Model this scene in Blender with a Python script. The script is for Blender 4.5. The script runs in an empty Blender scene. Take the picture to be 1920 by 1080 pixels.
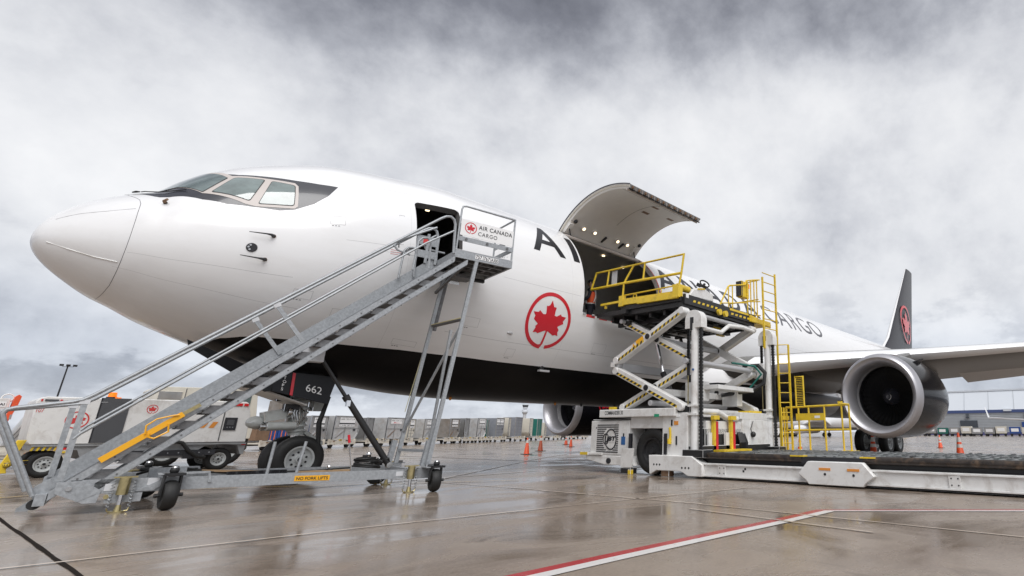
import bpy, bmesh, math, random
from math import sin, cos, pi, radians as RAD, sqrt, atan2
from mathutils import Vector, Matrix, noise as mnoise
V = Vector
random.seed(7)
S = bpy.context.scene
COL = S.collection
# ------------------------------------------------------------------ camera, sky, sun, exposure
cam_d = bpy.data.cameras.new('camera'); cam_o = bpy.data.objects.new('camera', cam_d); COL.objects.link(cam_o)
CAM = V((0, -14.23, 1.02)); YAW, PITCH = 36.389, 17.129
cam_d.sensor_width = 36; cam_d.lens = 36 * 1033.75 / 1920
cam_d.shift_x = (960 - 1315.2) / 1920; cam_d.shift_y = (490.9 - 540) / 1920
cam_d.clip_start = .1; cam_d.clip_end = 6000
cam_o.location = CAM; cam_o.rotation_euler = (RAD(90 + PITCH), 0, RAD(YAW - 90))
S.camera = cam_o
S.view_settings.view_transform = 'Standard'; S.view_settings.look = 'None'
S.view_settings.exposure = .70; S.view_settings.gamma = 1; S.view_settings.use_curve_mapping = False
SUN_EL, SUN_AZ = 52, 238            # azimuth of the sun seen from the apron, counted from +X
sun_d = bpy.data.lights.new('sun', 'SUN'); sun_d.energy = 1.5; sun_d.angle = RAD(45); sun_d.color = (1, .985, .97)
sun_o = bpy.data.objects.new('sun', sun_d); COL.objects.link(sun_o)
sv = V((cos(RAD(SUN_EL)) * cos(RAD(SUN_AZ)), cos(RAD(SUN_EL)) * sin(RAD(SUN_AZ)), sin(RAD(SUN_EL))))
sun_o.location = sv * 80; sun_o.rotation_euler = sv.to_track_quat('Z', 'Y').to_euler()

def nd(nt, typ, **kw):
    n = nt.nodes.new(typ)
    for k, v in kw.items():
        if k.startswith('i_'):
            key = k[2:]
            n.inputs[int(key) if key.isdigit() else key].default_value = v
        else: setattr(n, k, v)
    return n
def math_(nt, op, a, b=0.0, c=None, clamp=False):
    n = nt.nodes.new('ShaderNodeMath'); n.operation = op; n.use_clamp = clamp
    for i, q in enumerate((a, b, c)):
        if q is None: continue
        if isinstance(q, (int, float)): n.inputs[i].default_value = q
        else: nt.links.new(q, n.inputs[i])
    return n.outputs[0]
def ramp(nt, fac, stops, interp='LINEAR'):
    n = nt.nodes.new('ShaderNodeValToRGB'); n.color_ramp.interpolation = interp
    e = n.color_ramp.elements
    while len(e) < len(stops): e.new(.5)
    for i, (p, c) in enumerate(stops):
        e[i].position = p; e[i].color = (c, c, c, 1) if isinstance(c, (int, float)) else (*c, 1)
    nt.links.new(fac, n.inputs[0]); return n.outputs[0]
def mixc(nt, fac, a, b, mode='MIX'):
    n = nt.nodes.new('ShaderNodeMix'); n.data_type = 'RGBA'; n.blend_type = mode
    for sock, q in ((n.inputs[0], fac), (n.inputs[6], a), (n.inputs[7], b)):
        if isinstance(q, (int, float)): sock.default_value = q
        elif isinstance(q, tuple): sock.default_value = (*q, 1)
        else: nt.links.new(q, sock)
    return n.outputs[2]

W = bpy.data.worlds.new('World'); S.world = W; W.use_nodes = True
nt = W.node_tree; nt.nodes.clear(); L = nt.links.new
tc = nd(nt, 'ShaderNodeTexCoord'); sp = nd(nt, 'ShaderNodeSeparateXYZ'); L(tc.outputs['Generated'], sp.inputs[0])
zz = math_(nt, 'MAXIMUM', sp.outputs[2], 0.0)
def cloudn(loc, sc, scale, det, rough, dist):
    mp = nd(nt, 'ShaderNodeMapping'); mp.inputs['Location'].default_value = loc; mp.inputs['Scale'].default_value = sc; L(tc.outputs['Generated'], mp.inputs[0])
    n = nd(nt, 'ShaderNodeTexNoise', i_Scale=scale, i_Detail=det, i_Roughness=rough, i_Distortion=dist); L(mp.outputs[0], n.inputs['Vector']); return n.outputs[0]
na = cloudn((3.3, 1.6, 0.4), (1, 1, 1.1), 2.4, 12.0, .53, .0); nb = cloudn((7.1, 3.7, 2), (1, 1, 1.15), 6.6, 12.0, .60, .0); nc = cloudn((1.7, 9.2, 5), (1, 1, 2.2), 4.8, 12.0, .58, .0)
v = math_(nt, 'ADD', math_(nt, 'ADD', math_(nt, 'MULTIPLY', na, .44), .105), math_(nt, 'MULTIPLY', nb, .36))
def band(lo, hi_):
    m = nd(nt, 'ShaderNodeMapRange', interpolation_type='SMOOTHSTEP'); L(zz, m.inputs[0])
    for i, q in enumerate((lo, hi_, 0, 1)): m.inputs[i + 1].default_value = q
    return m.outputs[0]
puff = ramp(nt, nc, [(.47, 0.0), (.56, 1.0)], 'EASE')
v = math_(nt, 'SUBTRACT', v, math_(nt, 'MULTIPLY', band(.48, .66), .20))
lf = math_(nt, 'ADD', math_(nt, 'MULTIPLY', sp.outputs[0], cos(RAD(YAW + 90))), math_(nt, 'MULTIPLY', sp.outputs[1], sin(RAD(YAW + 90))), clamp=True)
v = math_(nt, 'SUBTRACT', v, math_(nt, 'MULTIPLY', math_(nt, 'MULTIPLY', lf, band(.40, .58)), .10))
v = math_(nt, 'ADD', v, math_(nt, 'MULTIPLY', band(.74, .95), .30))
v = math_(nt, 'SUBTRACT', v, math_(nt, 'SUBTRACT', math_(nt, 'MULTIPLY', band(.26, .12), .075), .010))
v = math_(nt, 'ADD', v, math_(nt, 'MULTIPLY', math_(nt, 'MULTIPLY', puff, band(.30, .16)), .085))
v = math_(nt, 'ADD', v, math_(nt, 'MULTIPLY', band(.07, .01), .06))
v = math_(nt, 'SUBTRACT', v, math_(nt, 'MULTIPLY', math_(nt, 'MULTIPLY', lf, band(.30, .16)), .14))
cloud = ramp(nt, v, [(.16, (.070, .072, .084)), (.27, (.15, .154, .175)), (.36, (.275, .282, .308)), (.43, (.40, .407, .43)), (.51, (.505, .51, .525)), (.63, (.60, .60, .605))])
cloud = mixc(nt, math_(nt, 'MULTIPLY', band(.24, .06), .7), cloud, mixc(nt, 1.0, cloud, (.90, .955, 1.05), 'MULTIPLY'))
sky = nd(nt, 'ShaderNodeTexSky', sky_type='NISHITA', sun_disc=False, sun_elevation=RAD(SUN_EL), sun_rotation=RAD(90 - SUN_AZ))
skyc = mixc(nt, 1.0, sky.outputs[0], (.09, .09, .09), 'MULTIPLY')
final = mixc(nt, .93, skyc, cloud)
bg = nd(nt, 'ShaderNodeBackground'); L(final, bg.inputs[0]); bg.inputs[1].default_value = 1.0
L(bg.outputs[0], nd(nt, 'ShaderNodeOutputWorld').inputs[0])

# ------------------------------------------------------------------ materials
MATS = {}
def mat(name, col, rough=.5, metal=0.0, var=0.0, scale=6.0, bump=0.0, coat=0.0, dirt=None, dscale=2.0, damt=.5, emit=0, rvar=0.0, stretch=None, spec=.5):
    if name in MATS: return MATS[name]
    m = bpy.data.materials.new(name); m.use_nodes = True; MATS[name] = m
    nt = m.node_tree; b = nt.nodes['Principled BSDF']
    b.inputs['Base Color'].default_value = (*col, 1); b.inputs['Roughness'].default_value = rough
    b.inputs['Metallic'].default_value = metal; b.inputs['Coat Weight'].default_value = coat; b.inputs['Coat Roughness'].default_value = .06
    b.inputs['Specular IOR Level'].default_value = spec
    if emit: b.inputs['Emission Color'].default_value = (*col, 1); b.inputs['Emission Strength'].default_value = emit
    if var or bump or dirt or rvar:
        tc = nd(nt, 'ShaderNodeTexCoord'); vec = tc.outputs['Object']
        if stretch:
            mp = nd(nt, 'ShaderNodeMapping'); mp.inputs['Scale'].default_value = stretch; nt.links.new(vec, mp.inputs[0]); vec = mp.outputs[0]
        n = nd(nt, 'ShaderNodeTexNoise', i_Scale=scale, i_Detail=6.0, i_Roughness=.62); nt.links.new(vec, n.inputs['Vector'])
        c = (col[0], col[1], col[2])
        cs = None
        if var:
            f = ramp(nt, n.outputs[0], [(.3, 1 - var), (.7, 1 + var * .25)])
            cs = mixc(nt, 1.0, c, f, 'MULTIPLY')
        if dirt:
            n3 = nd(nt, 'ShaderNodeTexNoise', i_Scale=dscale, i_Detail=9.0, i_Roughness=.7, i_Distortion=.4); nt.links.new(vec, n3.inputs['Vector'])
            f = ramp(nt, n3.outputs[0], [(.5, 0.0), (.72, damt)])
            cs = mixc(nt, f, cs if cs is not None else c, dirt)
        if cs is not None: nt.links.new(cs, b.inputs['Base Color'])
        if rvar:
            r = ramp(nt, n.outputs[0], [(.3, max(.02, rough - rvar)), (.7, rough + rvar)]); nt.links.new(r, b.inputs['Roughness'])
        if bump:
            bp = nd(nt, 'ShaderNodeBump', i_Strength=bump, i_Distance=.02); nt.links.new(n.outputs[0], bp.inputs['Height']); nt.links.new(bp.outputs[0], b.inputs['Normal'])
    return m
mat('white_paint', (.78, .775, .76), .36, var=.08, scale=3, dirt=(.33, .28, .23), dscale=2.4, damt=.55, coat=.1)
mat('aircraft_white', (.82, .82, .825), .22, var=.025, scale=1.2, coat=.6)
mat('aircraft_grey', (.42, .42, .43), .35, var=.06, scale=2, coat=.2)
mat('wing_dark', (.06, .058, .056), .3, var=.1)
mat('wing_grey', (.15, .147, .14), .4, var=.08, scale=1.5)
mat('liner', (.74, .72, .69), .55, var=.05, scale=3)
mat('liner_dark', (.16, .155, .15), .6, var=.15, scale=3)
mat('black_paint', (.007, .007, .008), .3, spec=.3)
mat('black_gloss', (.008, .008, .010), .14, spec=.3); MATS['black_gloss'].node_tree.nodes['Principled BSDF'].inputs['IOR'].default_value = 1.2
mat('door_black', (.009, .009, .012), .3, spec=.3)
mat('letter_black', (.022, .022, .026), .3)
mat('letter_grey', (.075, .075, .09), .3)
mat('mask_grey', (.036, .037, .046), .22, coat=.5)
mat('fin_grey', (.035, .035, .042), .38, spec=.35, var=.1, scale=1.5)
mat('red_paint', (.62, .012, .028), .3, coat=.2)
mat('red_faded', (.62, .05, .05), .45)
mat('frame_beige', (.55, .50, .47), .4)
mat('gasket', (.012, .012, .012), .5)
mat('glass', (.17, .22, .215), .04, coat=1.0, var=.45, scale=2.6, spec=.9)
mat('galv', (.42, .44, .46), .48, metal=.4, var=.30, scale=26, rvar=.10, dirt=(.27, .285, .30), dscale=10, damt=.75)
mat('galv_dark', (.20, .20, .205), .5, metal=.5, var=.4, scale=12)
mat('steel', (.55, .55, .55), .25, metal=1.0)
mat('chrome', (.75, .75, .76), .08, metal=1.0)
mat('lip_metal', (.46, .455, .48), .40, metal=.7, var=.05, scale=3)
mat('rubber', (.014, .014, .014), .62, var=.3, scale=10, bump=.1)
mat('black_plastic', (.018, .018, .019), .45, var=.2)
mat('dark_steel', (.035, .035, .037), .45, metal=.4, var=.4, scale=9)
mat('yellow', (.80, .56, .035), .42, var=.12, scale=5, dirt=(.22, .16, .05), dscale=4, damt=.5)
mat('yellow_bright', (.85, .42, .015), .38)
mat('orange', (.85, .19, .03), .5)
mat('cone_orange', (.80, .10, .03), .5, var=.12, scale=8)
mat('cone_dirty', (.42, .075, .025), .55, var=.3, scale=8)
mat('cone_band', (.72, .70, .66), .4, var=.15, scale=12)
mat('amber', (.9, .20, .01), .3, emit=.35)
mat('lamp_glow', (1, .80, .52), .3, emit=1.6)
mat('zinc_gold', (.50, .42, .22), .32, metal=.85, var=.3, scale=14)
mat('gear_grey', (.46, .48, .47), .4, var=.12, scale=8, dirt=(.2, .17, .13), dscale=6, damt=.5)
mat('wheel_grey', (.50, .52, .52), .4, var=.15, scale=9)
mat('cart_white', (.66, .62, .54), .55, var=.15, scale=4, dirt=(.28, .19, .12), dscale=3.5, damt=.75)
mat('cart_dark', (.06, .055, .05), .6, var=.3, scale=5)
mat('alu', (.37, .37, .37), .40, metal=.35, var=.22, scale=3.5, rvar=.1, dirt=(.36, .30, .24), dscale=1.8, damt=.6)
mat('alu_bright', (.56, .56, .56), .42, metal=.3, var=.25, scale=4, dirt=(.36, .30, .25), dscale=2.2, damt=.6)
mat('alu_brown', (.30, .275, .25), .5, metal=.3, var=.3, scale=3, dirt=(.20, .14, .09), dscale=2, damt=.7)
mat('alu_dark', (.30, .30, .30), .45, metal=.5, var=.2, scale=4)
mat('tarp_grey', (.24, .25, .28), .6, var=.15, scale=4, bump=.3)
mat('tarp_green', (.012, .15, .12), .55, var=.2, scale=4, bump=.3)
mat('tarp_blue', (.02, .07, .28), .55, var=.2, scale=4, bump=.3)
mat('placard', (.86, .86, .86), .5)
mat('brown', (.23, .14, .085), .7, var=.25, scale=5)
mat('grey_panel', (.085, .088, .095), .45, var=.12, scale=4)
mat('unit_grey', (.30, .31, .32), .45, var=.15, scale=4, dirt=(.15, .13, .11), dscale=3, damt=.4)
mat('cream', (.68, .64, .55), .5, var=.1, scale=3)
mat('orange_strip', (.72, .28, .05), .5)
mat('hivis', (.90, .12, .03), .6)
mat('cloth_dark', (.018, .02, .03), .8)
mat('skin', (.50, .30, .22), .55)
mat('red_light', (.65, .02, .02), .3)
mat('roller_rust', (.055, .045, .04), .4, metal=.5, var=.5, scale=7, dirt=(.20, .13, .08), dscale=5, damt=.7)
mat('deck_metal', (.30, .31, .31), .38, metal=.7, var=.4, scale=14, dirt=(.10, .16, .13), dscale=5, damt=.6, bump=.3)
mat('concrete_tower', (.52, .53, .54), .7, var=.08)
mat('tower_glass', (.06, .07, .085), .1)
mat('hangar_white', (.66, .70, .75), .6, var=.04, scale=.08)
mat('hangar_grey', (.46, .49, .52), .6, var=.06, scale=.1)
mat('hangar_blue', (.06, .09, .22), .6)
mat('purple_blue', (.10, .10, .25), .5)
mat('green_label', (.02, .30, .16), .5)
mat('blue_label', (.03, .12, .32), .4)
mat('wood', (.38, .25, .14), .7, var=.2, scale=8)
mat('rope', (.55, .50, .30), .8)
mat('galv_light', (.62, .63, .65), .5, var=.1, scale=10)

def concrete():
    m = bpy.data.materials.new('wet_concrete'); m.use_nodes = True; MATS['wet_concrete'] = m
    nt = m.node_tree; L = nt.links.new; b = nt.nodes['Principled BSDF']
    tc = nd(nt, 'ShaderNodeTexCoord')
    def noise(scale, detail=6.0, rough=.6, st=(1, 1, 1), loc=(0, 0, 0), dist=0.0, rz=0.0):
        mp = nd(nt, 'ShaderNodeMapping'); mp.inputs['Scale'].default_value = st; mp.inputs['Location'].default_value = loc; mp.inputs['Rotation'].default_value = (0, 0, rz)
        L(tc.outputs['Object'], mp.inputs[0])
        n = nd(nt, 'ShaderNodeTexNoise', i_Scale=scale, i_Detail=detail, i_Roughness=rough, i_Distortion=dist); L(mp.outputs[0], n.inputs['Vector']); return n.outputs[0]
    fine = noise(34, 4, .7); grain = noise(160, 2, .6); mid = noise(2.3, 8, .62, dist=.5); big = noise(.30, 6, .6, loc=(4, 2, 0), dist=.6)
    pud = noise(.55, 7, .58, st=(1, 1.5, 1), loc=(2.2, 5.1, 0), dist=.8, rz=.5)
    base = mixc(nt, ramp(nt, mid, [(.3, 0.0), (.7, 1.0)]), (.255, .193, .148), (.365, .290, .228))
    base = mixc(nt, ramp(nt, big, [(.38, 0.0), (.62, .75)]), base, (.37, .31, .26))
    base = mixc(nt, ramp(nt, fine, [(.35, .35), (.62, 0.0)]), base, (.10, .085, .07))
    base = mixc(nt, ramp(nt, grain, [(.3, .25), (.6, 0.0)]), base, (.09, .08, .07))
    wet = ramp(nt, math_(nt, 'ADD', math_(nt, 'MULTIPLY', pud, .8), math_(nt, 'MULTIPLY', mid, .2)), [(.44, 0.0), (.60, 1.0)])
    base = mixc(nt, math_(nt, 'MULTIPLY', wet, .32), base, (.12, .092, .070))
    stain = ramp(nt, noise(.9, 8, .65, loc=(9, 1, 3), dist=1.2), [(.56, 0.0), (.68, .55)])
    base = mixc(nt, stain, base, (.085, .062, .045))
    L(base, b.inputs['Base Color'])
    rg = nd(nt, 'ShaderNodeMapRange'); L(wet, rg.inputs[0])
    for i, q in enumerate((0, 1, .30, .10)): rg.inputs[i + 1].default_value = q
    r2 = math_(nt, 'ADD', rg.outputs[0], math_(nt, 'MULTIPLY', math_(nt, 'SUBTRACT', mid, .5), .10)); r2 = math_(nt, 'MAXIMUM', r2, .05)
    L(r2, b.inputs['Roughness'])
    b.inputs['IOR'].default_value = 1.36
    bs = nd(nt, 'ShaderNodeMapRange'); L(wet, bs.inputs[0])
    for i, q in enumerate((0, 1, .07, .02)): bs.inputs[i + 1].default_value = q
    bp = nd(nt, 'ShaderNodeBump', i_Distance=.006); L(bs.outputs[0], bp.inputs['Strength'])
    L(mid, bp.inputs['Height']); L(bp.outputs[0], b.inputs['Normal'])
concrete()
def worn(name, col, under, thr=.5):
    m = bpy.data.materials.new(name); m.use_nodes = True; MATS[name] = m
    nt = m.node_tree; b = nt.nodes['Principled BSDF']; tc = nd(nt, 'ShaderNodeTexCoord')
    n = nd(nt, 'ShaderNodeTexNoise', i_Scale=9.0, i_Detail=9.0, i_Roughness=.7); nt.links.new(tc.outputs['Object'], n.inputs['Vector'])
    f = ramp(nt, n.outputs[0], [(thr, 0.0), (thr + .1, .85)])
    nt.links.new(mixc(nt, f, col, under), b.inputs['Base Color']); b.inputs['Roughness'].default_value = .75 if name == 'mark_crack' else .24
    if name == 'mark_crack': b.inputs['Specular IOR Level'].default_value = 0
worn('mark_red', (.42, .035, .04), (.24, .17, .14), .60)
worn('mark_white', (.72, .70, .68), (.28, .23, .19), .60)
worn('mark_joint', (.60, .50, .41), (.46, .37, .30), .55)
worn('mark_joint_faint', (.52, .43, .35), (.40, .32, .255), .5)
worn('mark_yellow', (.50, .33, .08), (.24, .19, .15), .5)
worn('mark_crack', (.028, .024, .022), (.07, .06, .05), .6)

# ------------------------------------------------------------------ mesh helpers
class MB:
    def __init__(s): s.v = []; s.f = []; s.m = []
    def add(s, vs, fs, m):
        o = len(s.v); s.v += [V(p) for p in vs]; s.f += [tuple(i + o for i in f) for f in fs]; s.m += [m] * len(fs); return s
    def box(s, c, d, m, R=None):
        c = V(c); h = V(d) * .5
        vs = [V((x * h.x, y * h.y, z * h.z)) for x in (-1, 1) for y in (-1, 1) for z in (-1, 1)]
        if R is not None: vs = [R @ p for p in vs]
        return s.add([p + c for p in vs], [(0, 1, 3, 2), (4, 6, 7, 5), (0, 4, 5, 1), (2, 3, 7, 6), (0, 2, 6, 4), (1, 5, 7, 3)], m)
    def bb(s, a, b, m):
        a = V(a); b = V(b); return s.box((a + b) / 2, (abs(b.x - a.x), abs(b.y - a.y), abs(b.z - a.z)), m)
    def bar(s, p, q, w, h, m, up=(0, 0, 1)):
        p = V(p); q = V(q); d = (q - p); l = d.length; d.normalize(); up = V(up)
        x = d.cross(up)
        if x.length < 1e-4: x = d.cross(V((1, 0, 0)))
        x.normalize(); u = x.cross(d).normalized()
        R = Matrix((x, d, u)).transposed()
        return s.box((p + q) / 2, (w, l, h), m, R)
    def tube(s, pts, r, m, n=8, closed=False, cap=True):
        pts = [V(p) for p in pts]; N = len(pts); rr = r if isinstance(r, (list, tuple)) else [r] * N
        o = len(s.v); prev = None
        for i, p in enumerate(pts):
            a = pts[(i - 1) % N] if (closed or i > 0) else p; b = pts[(i + 1) % N] if (closed or i < N - 1) else p
            t1 = (p - a).normalized() if (p - a).length > 1e-7 else V((0, 0, 0)); t2 = (b - p).normalized() if (b - p).length > 1e-7 else V((0, 0, 0))
            t = (t1 + t2)
            if t.length < 1e-6: t = t1
            t.normalize()
            if prev is None:
                ref = V((0, 0, 1)) if abs(t.z) < .9 else V((1, 0, 0)); x = t.cross(ref).normalized()
            else:
                x = prev - t * prev.dot(t)
                if x.length < 1e-5: x = t.cross(V((0, 0, 1)))
                x.normalize()
            prev = x; y = t.cross(x)
            k = 1.0
            if t1.length and t2.length: k = 1 / max(.5, sqrt(max(.01, (1 + t1.dot(t2)) / 2)))
            s.v += [p + (x * cos(2 * pi * j / n) + y * sin(2 * pi * j / n)) * rr[i] * (1 + (k - 1) * .6) for j in range(n)]
        for i in range(N if closed else N - 1):
            a = o + i * n; b = o + ((i + 1) % N) * n
            for j in range(n):
                s.f.append((a + j, b + j, b + (j + 1) % n, a + (j + 1) % n)); s.m.append(m)
        if cap and not closed:
            s.f.append(tuple(o + j for j in range(n))); s.m.append(m)
            s.f.append(tuple(o + (N - 1) * n + j for j in reversed(range(n)))); s.m.append(m)
        return s
    def lathe(s, c, axis, prof, m, n=24):       # prof = [(along axis, radius)], m = one material or one per band
        c = V(c); ax = V(axis).normalized(); ref = V((0, 0, 1)) if abs(ax.z) < .9 else V((1, 0, 0)); x = ax.cross(ref).normalized(); y = ax.cross(x)
        o = len(s.v)
        for t, r in prof: s.v += [c + ax * t + (x * cos(2 * pi * j / n) + y * sin(2 * pi * j / n)) * r for j in range(n)]
        for i in range(len(prof) - 1):
            mm = m[i] if isinstance(m, (list, tuple)) else m
            for j in range(n):
                s.f.append((o + i * n + j, o + (i + 1) * n + j, o + (i + 1) * n + (j + 1) % n, o + i * n + (j + 1) % n)); s.m.append(mm)
        return s
    def cyl(s, p, q, r, m, n=14, r2=None):
        p = V(p); q = V(q); l = (q - p).length; r2 = r if r2 is None else r2
        return s.lathe(p, q - p, [(0, 0.0005), (0, r), (l, r2), (l, .0005)], m, n)
    def prism(s, poly, ext, m):                  # poly = closed 3-D outline, ext = extrusion vector
        n = len(poly); a = [V(p) for p in poly]; e = V(ext); b = [p + e for p in a]
        fs = [tuple(range(n)), tuple(range(2 * n - 1, n - 1, -1))] + [(i, n + i, n + (i + 1) % n, (i + 1) % n) for i in range(n)]
        return s.add(a + b, fs, m)
    def sphere(s, c, r, m, n=12, sq=(1, 1, 1)):
        c = V(c); o = len(s.v); k = n // 2
        for i in range(k + 1):
            th = pi * i / k
            s.v += [c + V((sin(th) * cos(2 * pi * j / n) * r * sq[0], sin(th) * sin(2 * pi * j / n) * r * sq[1], cos(th) * r * sq[2])) for j in range(n)]
        for i in range(k):
            for j in range(n):
                s.f.append((o + i * n + j, o + (i + 1) * n + j, o + (i + 1) * n + (j + 1) % n, o + i * n + (j + 1) % n)); s.m.append(m)
        return s
    def torus(s, c, axis, R, r, m, n=24, k=8, sy=1.0):
        c = V(c); ax = V(axis).normalized(); ref = V((0, 0, 1)) if abs(ax.z) < .9 else V((1, 0, 0)); x = ax.cross(ref).normalized(); y = ax.cross(x)
        return s.tube([c + x * cos(2 * pi * j / n) * R + y * sin(2 * pi * j / n) * R * sy for j in range(n)], r, m, k, closed=True)
    def xf(s, M): s.v = [M @ p for p in s.v]; return s
    def build(s, name, parent=None, bevel=0.0, smooth=35, recalc=True):
        me = bpy.data.meshes.new(name)
        inv = INV.get(root_of(parent)) if parent is not None else None
        vs = [inv @ p for p in s.v] if inv is not None else s.v
        names = []
        for q in s.m:
            if q not in names: names.append(q)
        me.from_pydata([tuple(p) for p in vs], [], s.f)
        for q in names: me.materials.append(MATS[q])
        me.polygons.foreach_set('material_index', [names.index(q) for q in s.m])
        bm = bmesh.new(); bm.from_mesh(me)
        bmesh.ops.remove_doubles(bm, verts=bm.verts, dist=1e-5)
        if recalc: bmesh.ops.recalc_face_normals(bm, faces=bm.faces)
        if bevel:
            ed = [e for e in bm.edges if len(e.link_faces) == 2 and e.calc_face_angle(0) > .6 and e.calc_length() > bevel * 3]
            try: bmesh.ops.bevel(bm, geom=ed, offset=bevel, segments=1, affect='EDGES', clamp_overlap=True)
            except Exception: pass
        bm.to_mesh(me); bm.free()
        if smooth:
            me.polygons.foreach_set('use_smooth', [True] * len(me.polygons))
            try: me.set_sharp_from_angle(angle=RAD(smooth))
            except Exception: pass
        o = bpy.data.objects.new(name, me); COL.objects.link(o)
        if parent is not None: o.parent = parent
        return o
INV = {}
def root_of(o):
    while o.parent is not None: o = o.parent
    return o.name
def thing(name, label, cat, loc=(0, 0, 0), rz=0, group=None, world=True):
    o = bpy.data.objects.new(name, None); COL.objects.link(o); o.empty_display_size = .3
    o.location = loc; o.rotation_euler = (0, 0, rz); o['label'] = label; o['category'] = cat
    if group: o['group'] = group
    if world: INV[o.name] = (Matrix.Translation(V(loc)) @ Matrix.Rotation(rz, 4, 'Z')).inverted()
    return o
def tag(o, label, cat, group=None):
    o['label'] = label; o['category'] = cat
    if group: o['group'] = group
    return o
def struct(o): o['kind'] = 'structure'; return o
def dup(root, loc, rz, label=None, group=None, scale=None):
    def cp(o, par):
        c = o.copy(); COL.objects.link(c); c.parent = par
        for ch in list(o.children): cp(ch, c)
        return c
    r = cp(root, None); r.location = loc; r.rotation_euler = (0, 0, rz)
    if label: r['label'] = label
    if group: r['group'] = group
    if scale: r.scale = scale
    return r
GL = {}
def glyphs(txt, bold=0.0, spacing=1.0):
    key = (txt, bold, spacing)
    if key in GL: return GL[key]
    cu = bpy.data.curves.new('t', 'FONT'); cu.body = txt; cu.size = 1; cu.offset = bold; cu.resolution_u = 4; cu.space_character = spacing
    ob = bpy.data.objects.new('t', cu); COL.objects.link(ob)
    dg = bpy.context.evaluated_depsgraph_get(); me = bpy.data.meshes.new_from_object(ob.evaluated_get(dg))
    vs = [(p.co.x, p.co.y) for p in me.vertices]; fs = [tuple(p.vertices) for p in me.polygons]
    bpy.data.objects.remove(ob); bpy.data.curves.remove(cu); bpy.data.meshes.remove(me)
    x0 = min(p[0] for p in vs); x1 = max(p[0] for p in vs); y0 = min(p[1] for p in vs); y1 = max(p[1] for p in vs)
    vs = [((x - x0) / (x1 - x0), (y - y0) / (y1 - y0)) for x, y in vs]
    GL[key] = (vs, fs, (x1 - x0) / (y1 - y0)); return GL[key]
def text(mb, txt, o, ux, uy, m, w=None, h=None, bold=0.0, spacing=1.0):
    """flat writing on the parallelogram at o: ux = unit vector along the line, uy = up; w or h sets the size"""
    vs, fs, asp = glyphs(txt, bold, spacing); o = V(o); ux = V(ux); uy = V(uy)
    if w is None: w = h * asp
    if h is None: h = w / asp
    return mb.add([o + ux * (x * w) + uy * (y * h) for x, y in vs], fs, m)
LEAF = [(-0.014, 0.729), (0.094, 0.517), (0.213, 0.509), (0.191, 0.363), (0.195, 0.224), (0.296, 0.213), (0.47, 0.315), (0.521, 0.253), (0.737, 0.242), (0.632, 0.077), (0.674, 0.0), (0.461, -0.114), (0.445, -0.15), (0.535, -0.235), (0.512, -0.33), (0.568, -0.454), (0.433, -0.429), (0.353, -0.465), (0.046, -0.337), (-0.079, -0.341), (-0.355, -0.469), (-0.423, -0.429), (-0.567, -0.454), (-0.501, -0.271), (-0.539, -0.235), (-0.455, -0.15), (-0.509, -0.11), (-0.675, -0.004), (-0.649, 0.114), (-0.757, 0.238), (-0.541, 0.249), (-0.498, 0.319), (-0.326, 0.209), (-0.223, 0.216), (-0.202, 0.26), (-0.237, 0.509), (-0.169, 0.509), (-0.098, 0.55)]
RING = []
def _ring():
    a0 = RAD(-93); N = 44
    out = [(cos(a0 - 2 * pi * i / N * .965) * 1.0, sin(a0 - 2 * pi * i / N * .965)) for i in range(N + 1)]
    inn = [(cos(a0 - 2 * pi * i / N * .965) * .87, sin(a0 - 2 * pi * i / N * .965) * .87) for i in range(N + 1)]
    return [(-.05, -1.0)] + out[1:] + inn[:0:-1] + [(-.068, -.83), (-.024, -.335), (.05, -.335), (.032, -.80)]
RING = _ring()
def tri2d(poly):
    bm = bmesh.new(); vs = [bm.verts.new((x, y, 0)) for x, y in poly]; f = bm.faces.new(vs); bmesh.ops.triangulate(bm, faces=[f])
    bm.verts.index_update(); r = ([(q.co.x, q.co.y) for q in bm.verts], [tuple(q.index for q in g.verts) for g in bm.faces]); bm.free(); return r
def roundel(mb, o, ux, uy, R, m):
    o = V(o); ux = V(ux); uy = V(uy)
    for P in (LEAF, RING):
        vs, fs = tri2d(P); mb.add([o + ux * (x * R) + uy * (y * R) for x, y in vs], fs, m)
    return mb
def hazard(mb, p, q, half, nrm, n, lean=.5):
    """yellow strip with slanting black bars between p and q (half = half-width vector, nrm = outward)"""
    p = V(p); q = V(q); h = V(half); nv = V(nrm).normalized(); d = (q - p) / n
    a = nv * .004; mb.add([p - h + a, q - h + a, q + h + a, p + h + a], [(0, 1, 2, 3)], 'yellow')
    b = nv * .008
    for i in range(n):
        s0 = p + d * (i + .08); s1 = s0 + d * .5; sh = d * lean * .6
        mb.add([s0 - h - sh * .5 + b, s1 - h - sh * .5 + b, s1 + h + sh * .5 + b, s0 + h + sh * .5 + b], [(0, 1, 2, 3)], 'letter_black')
    return mb
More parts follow.
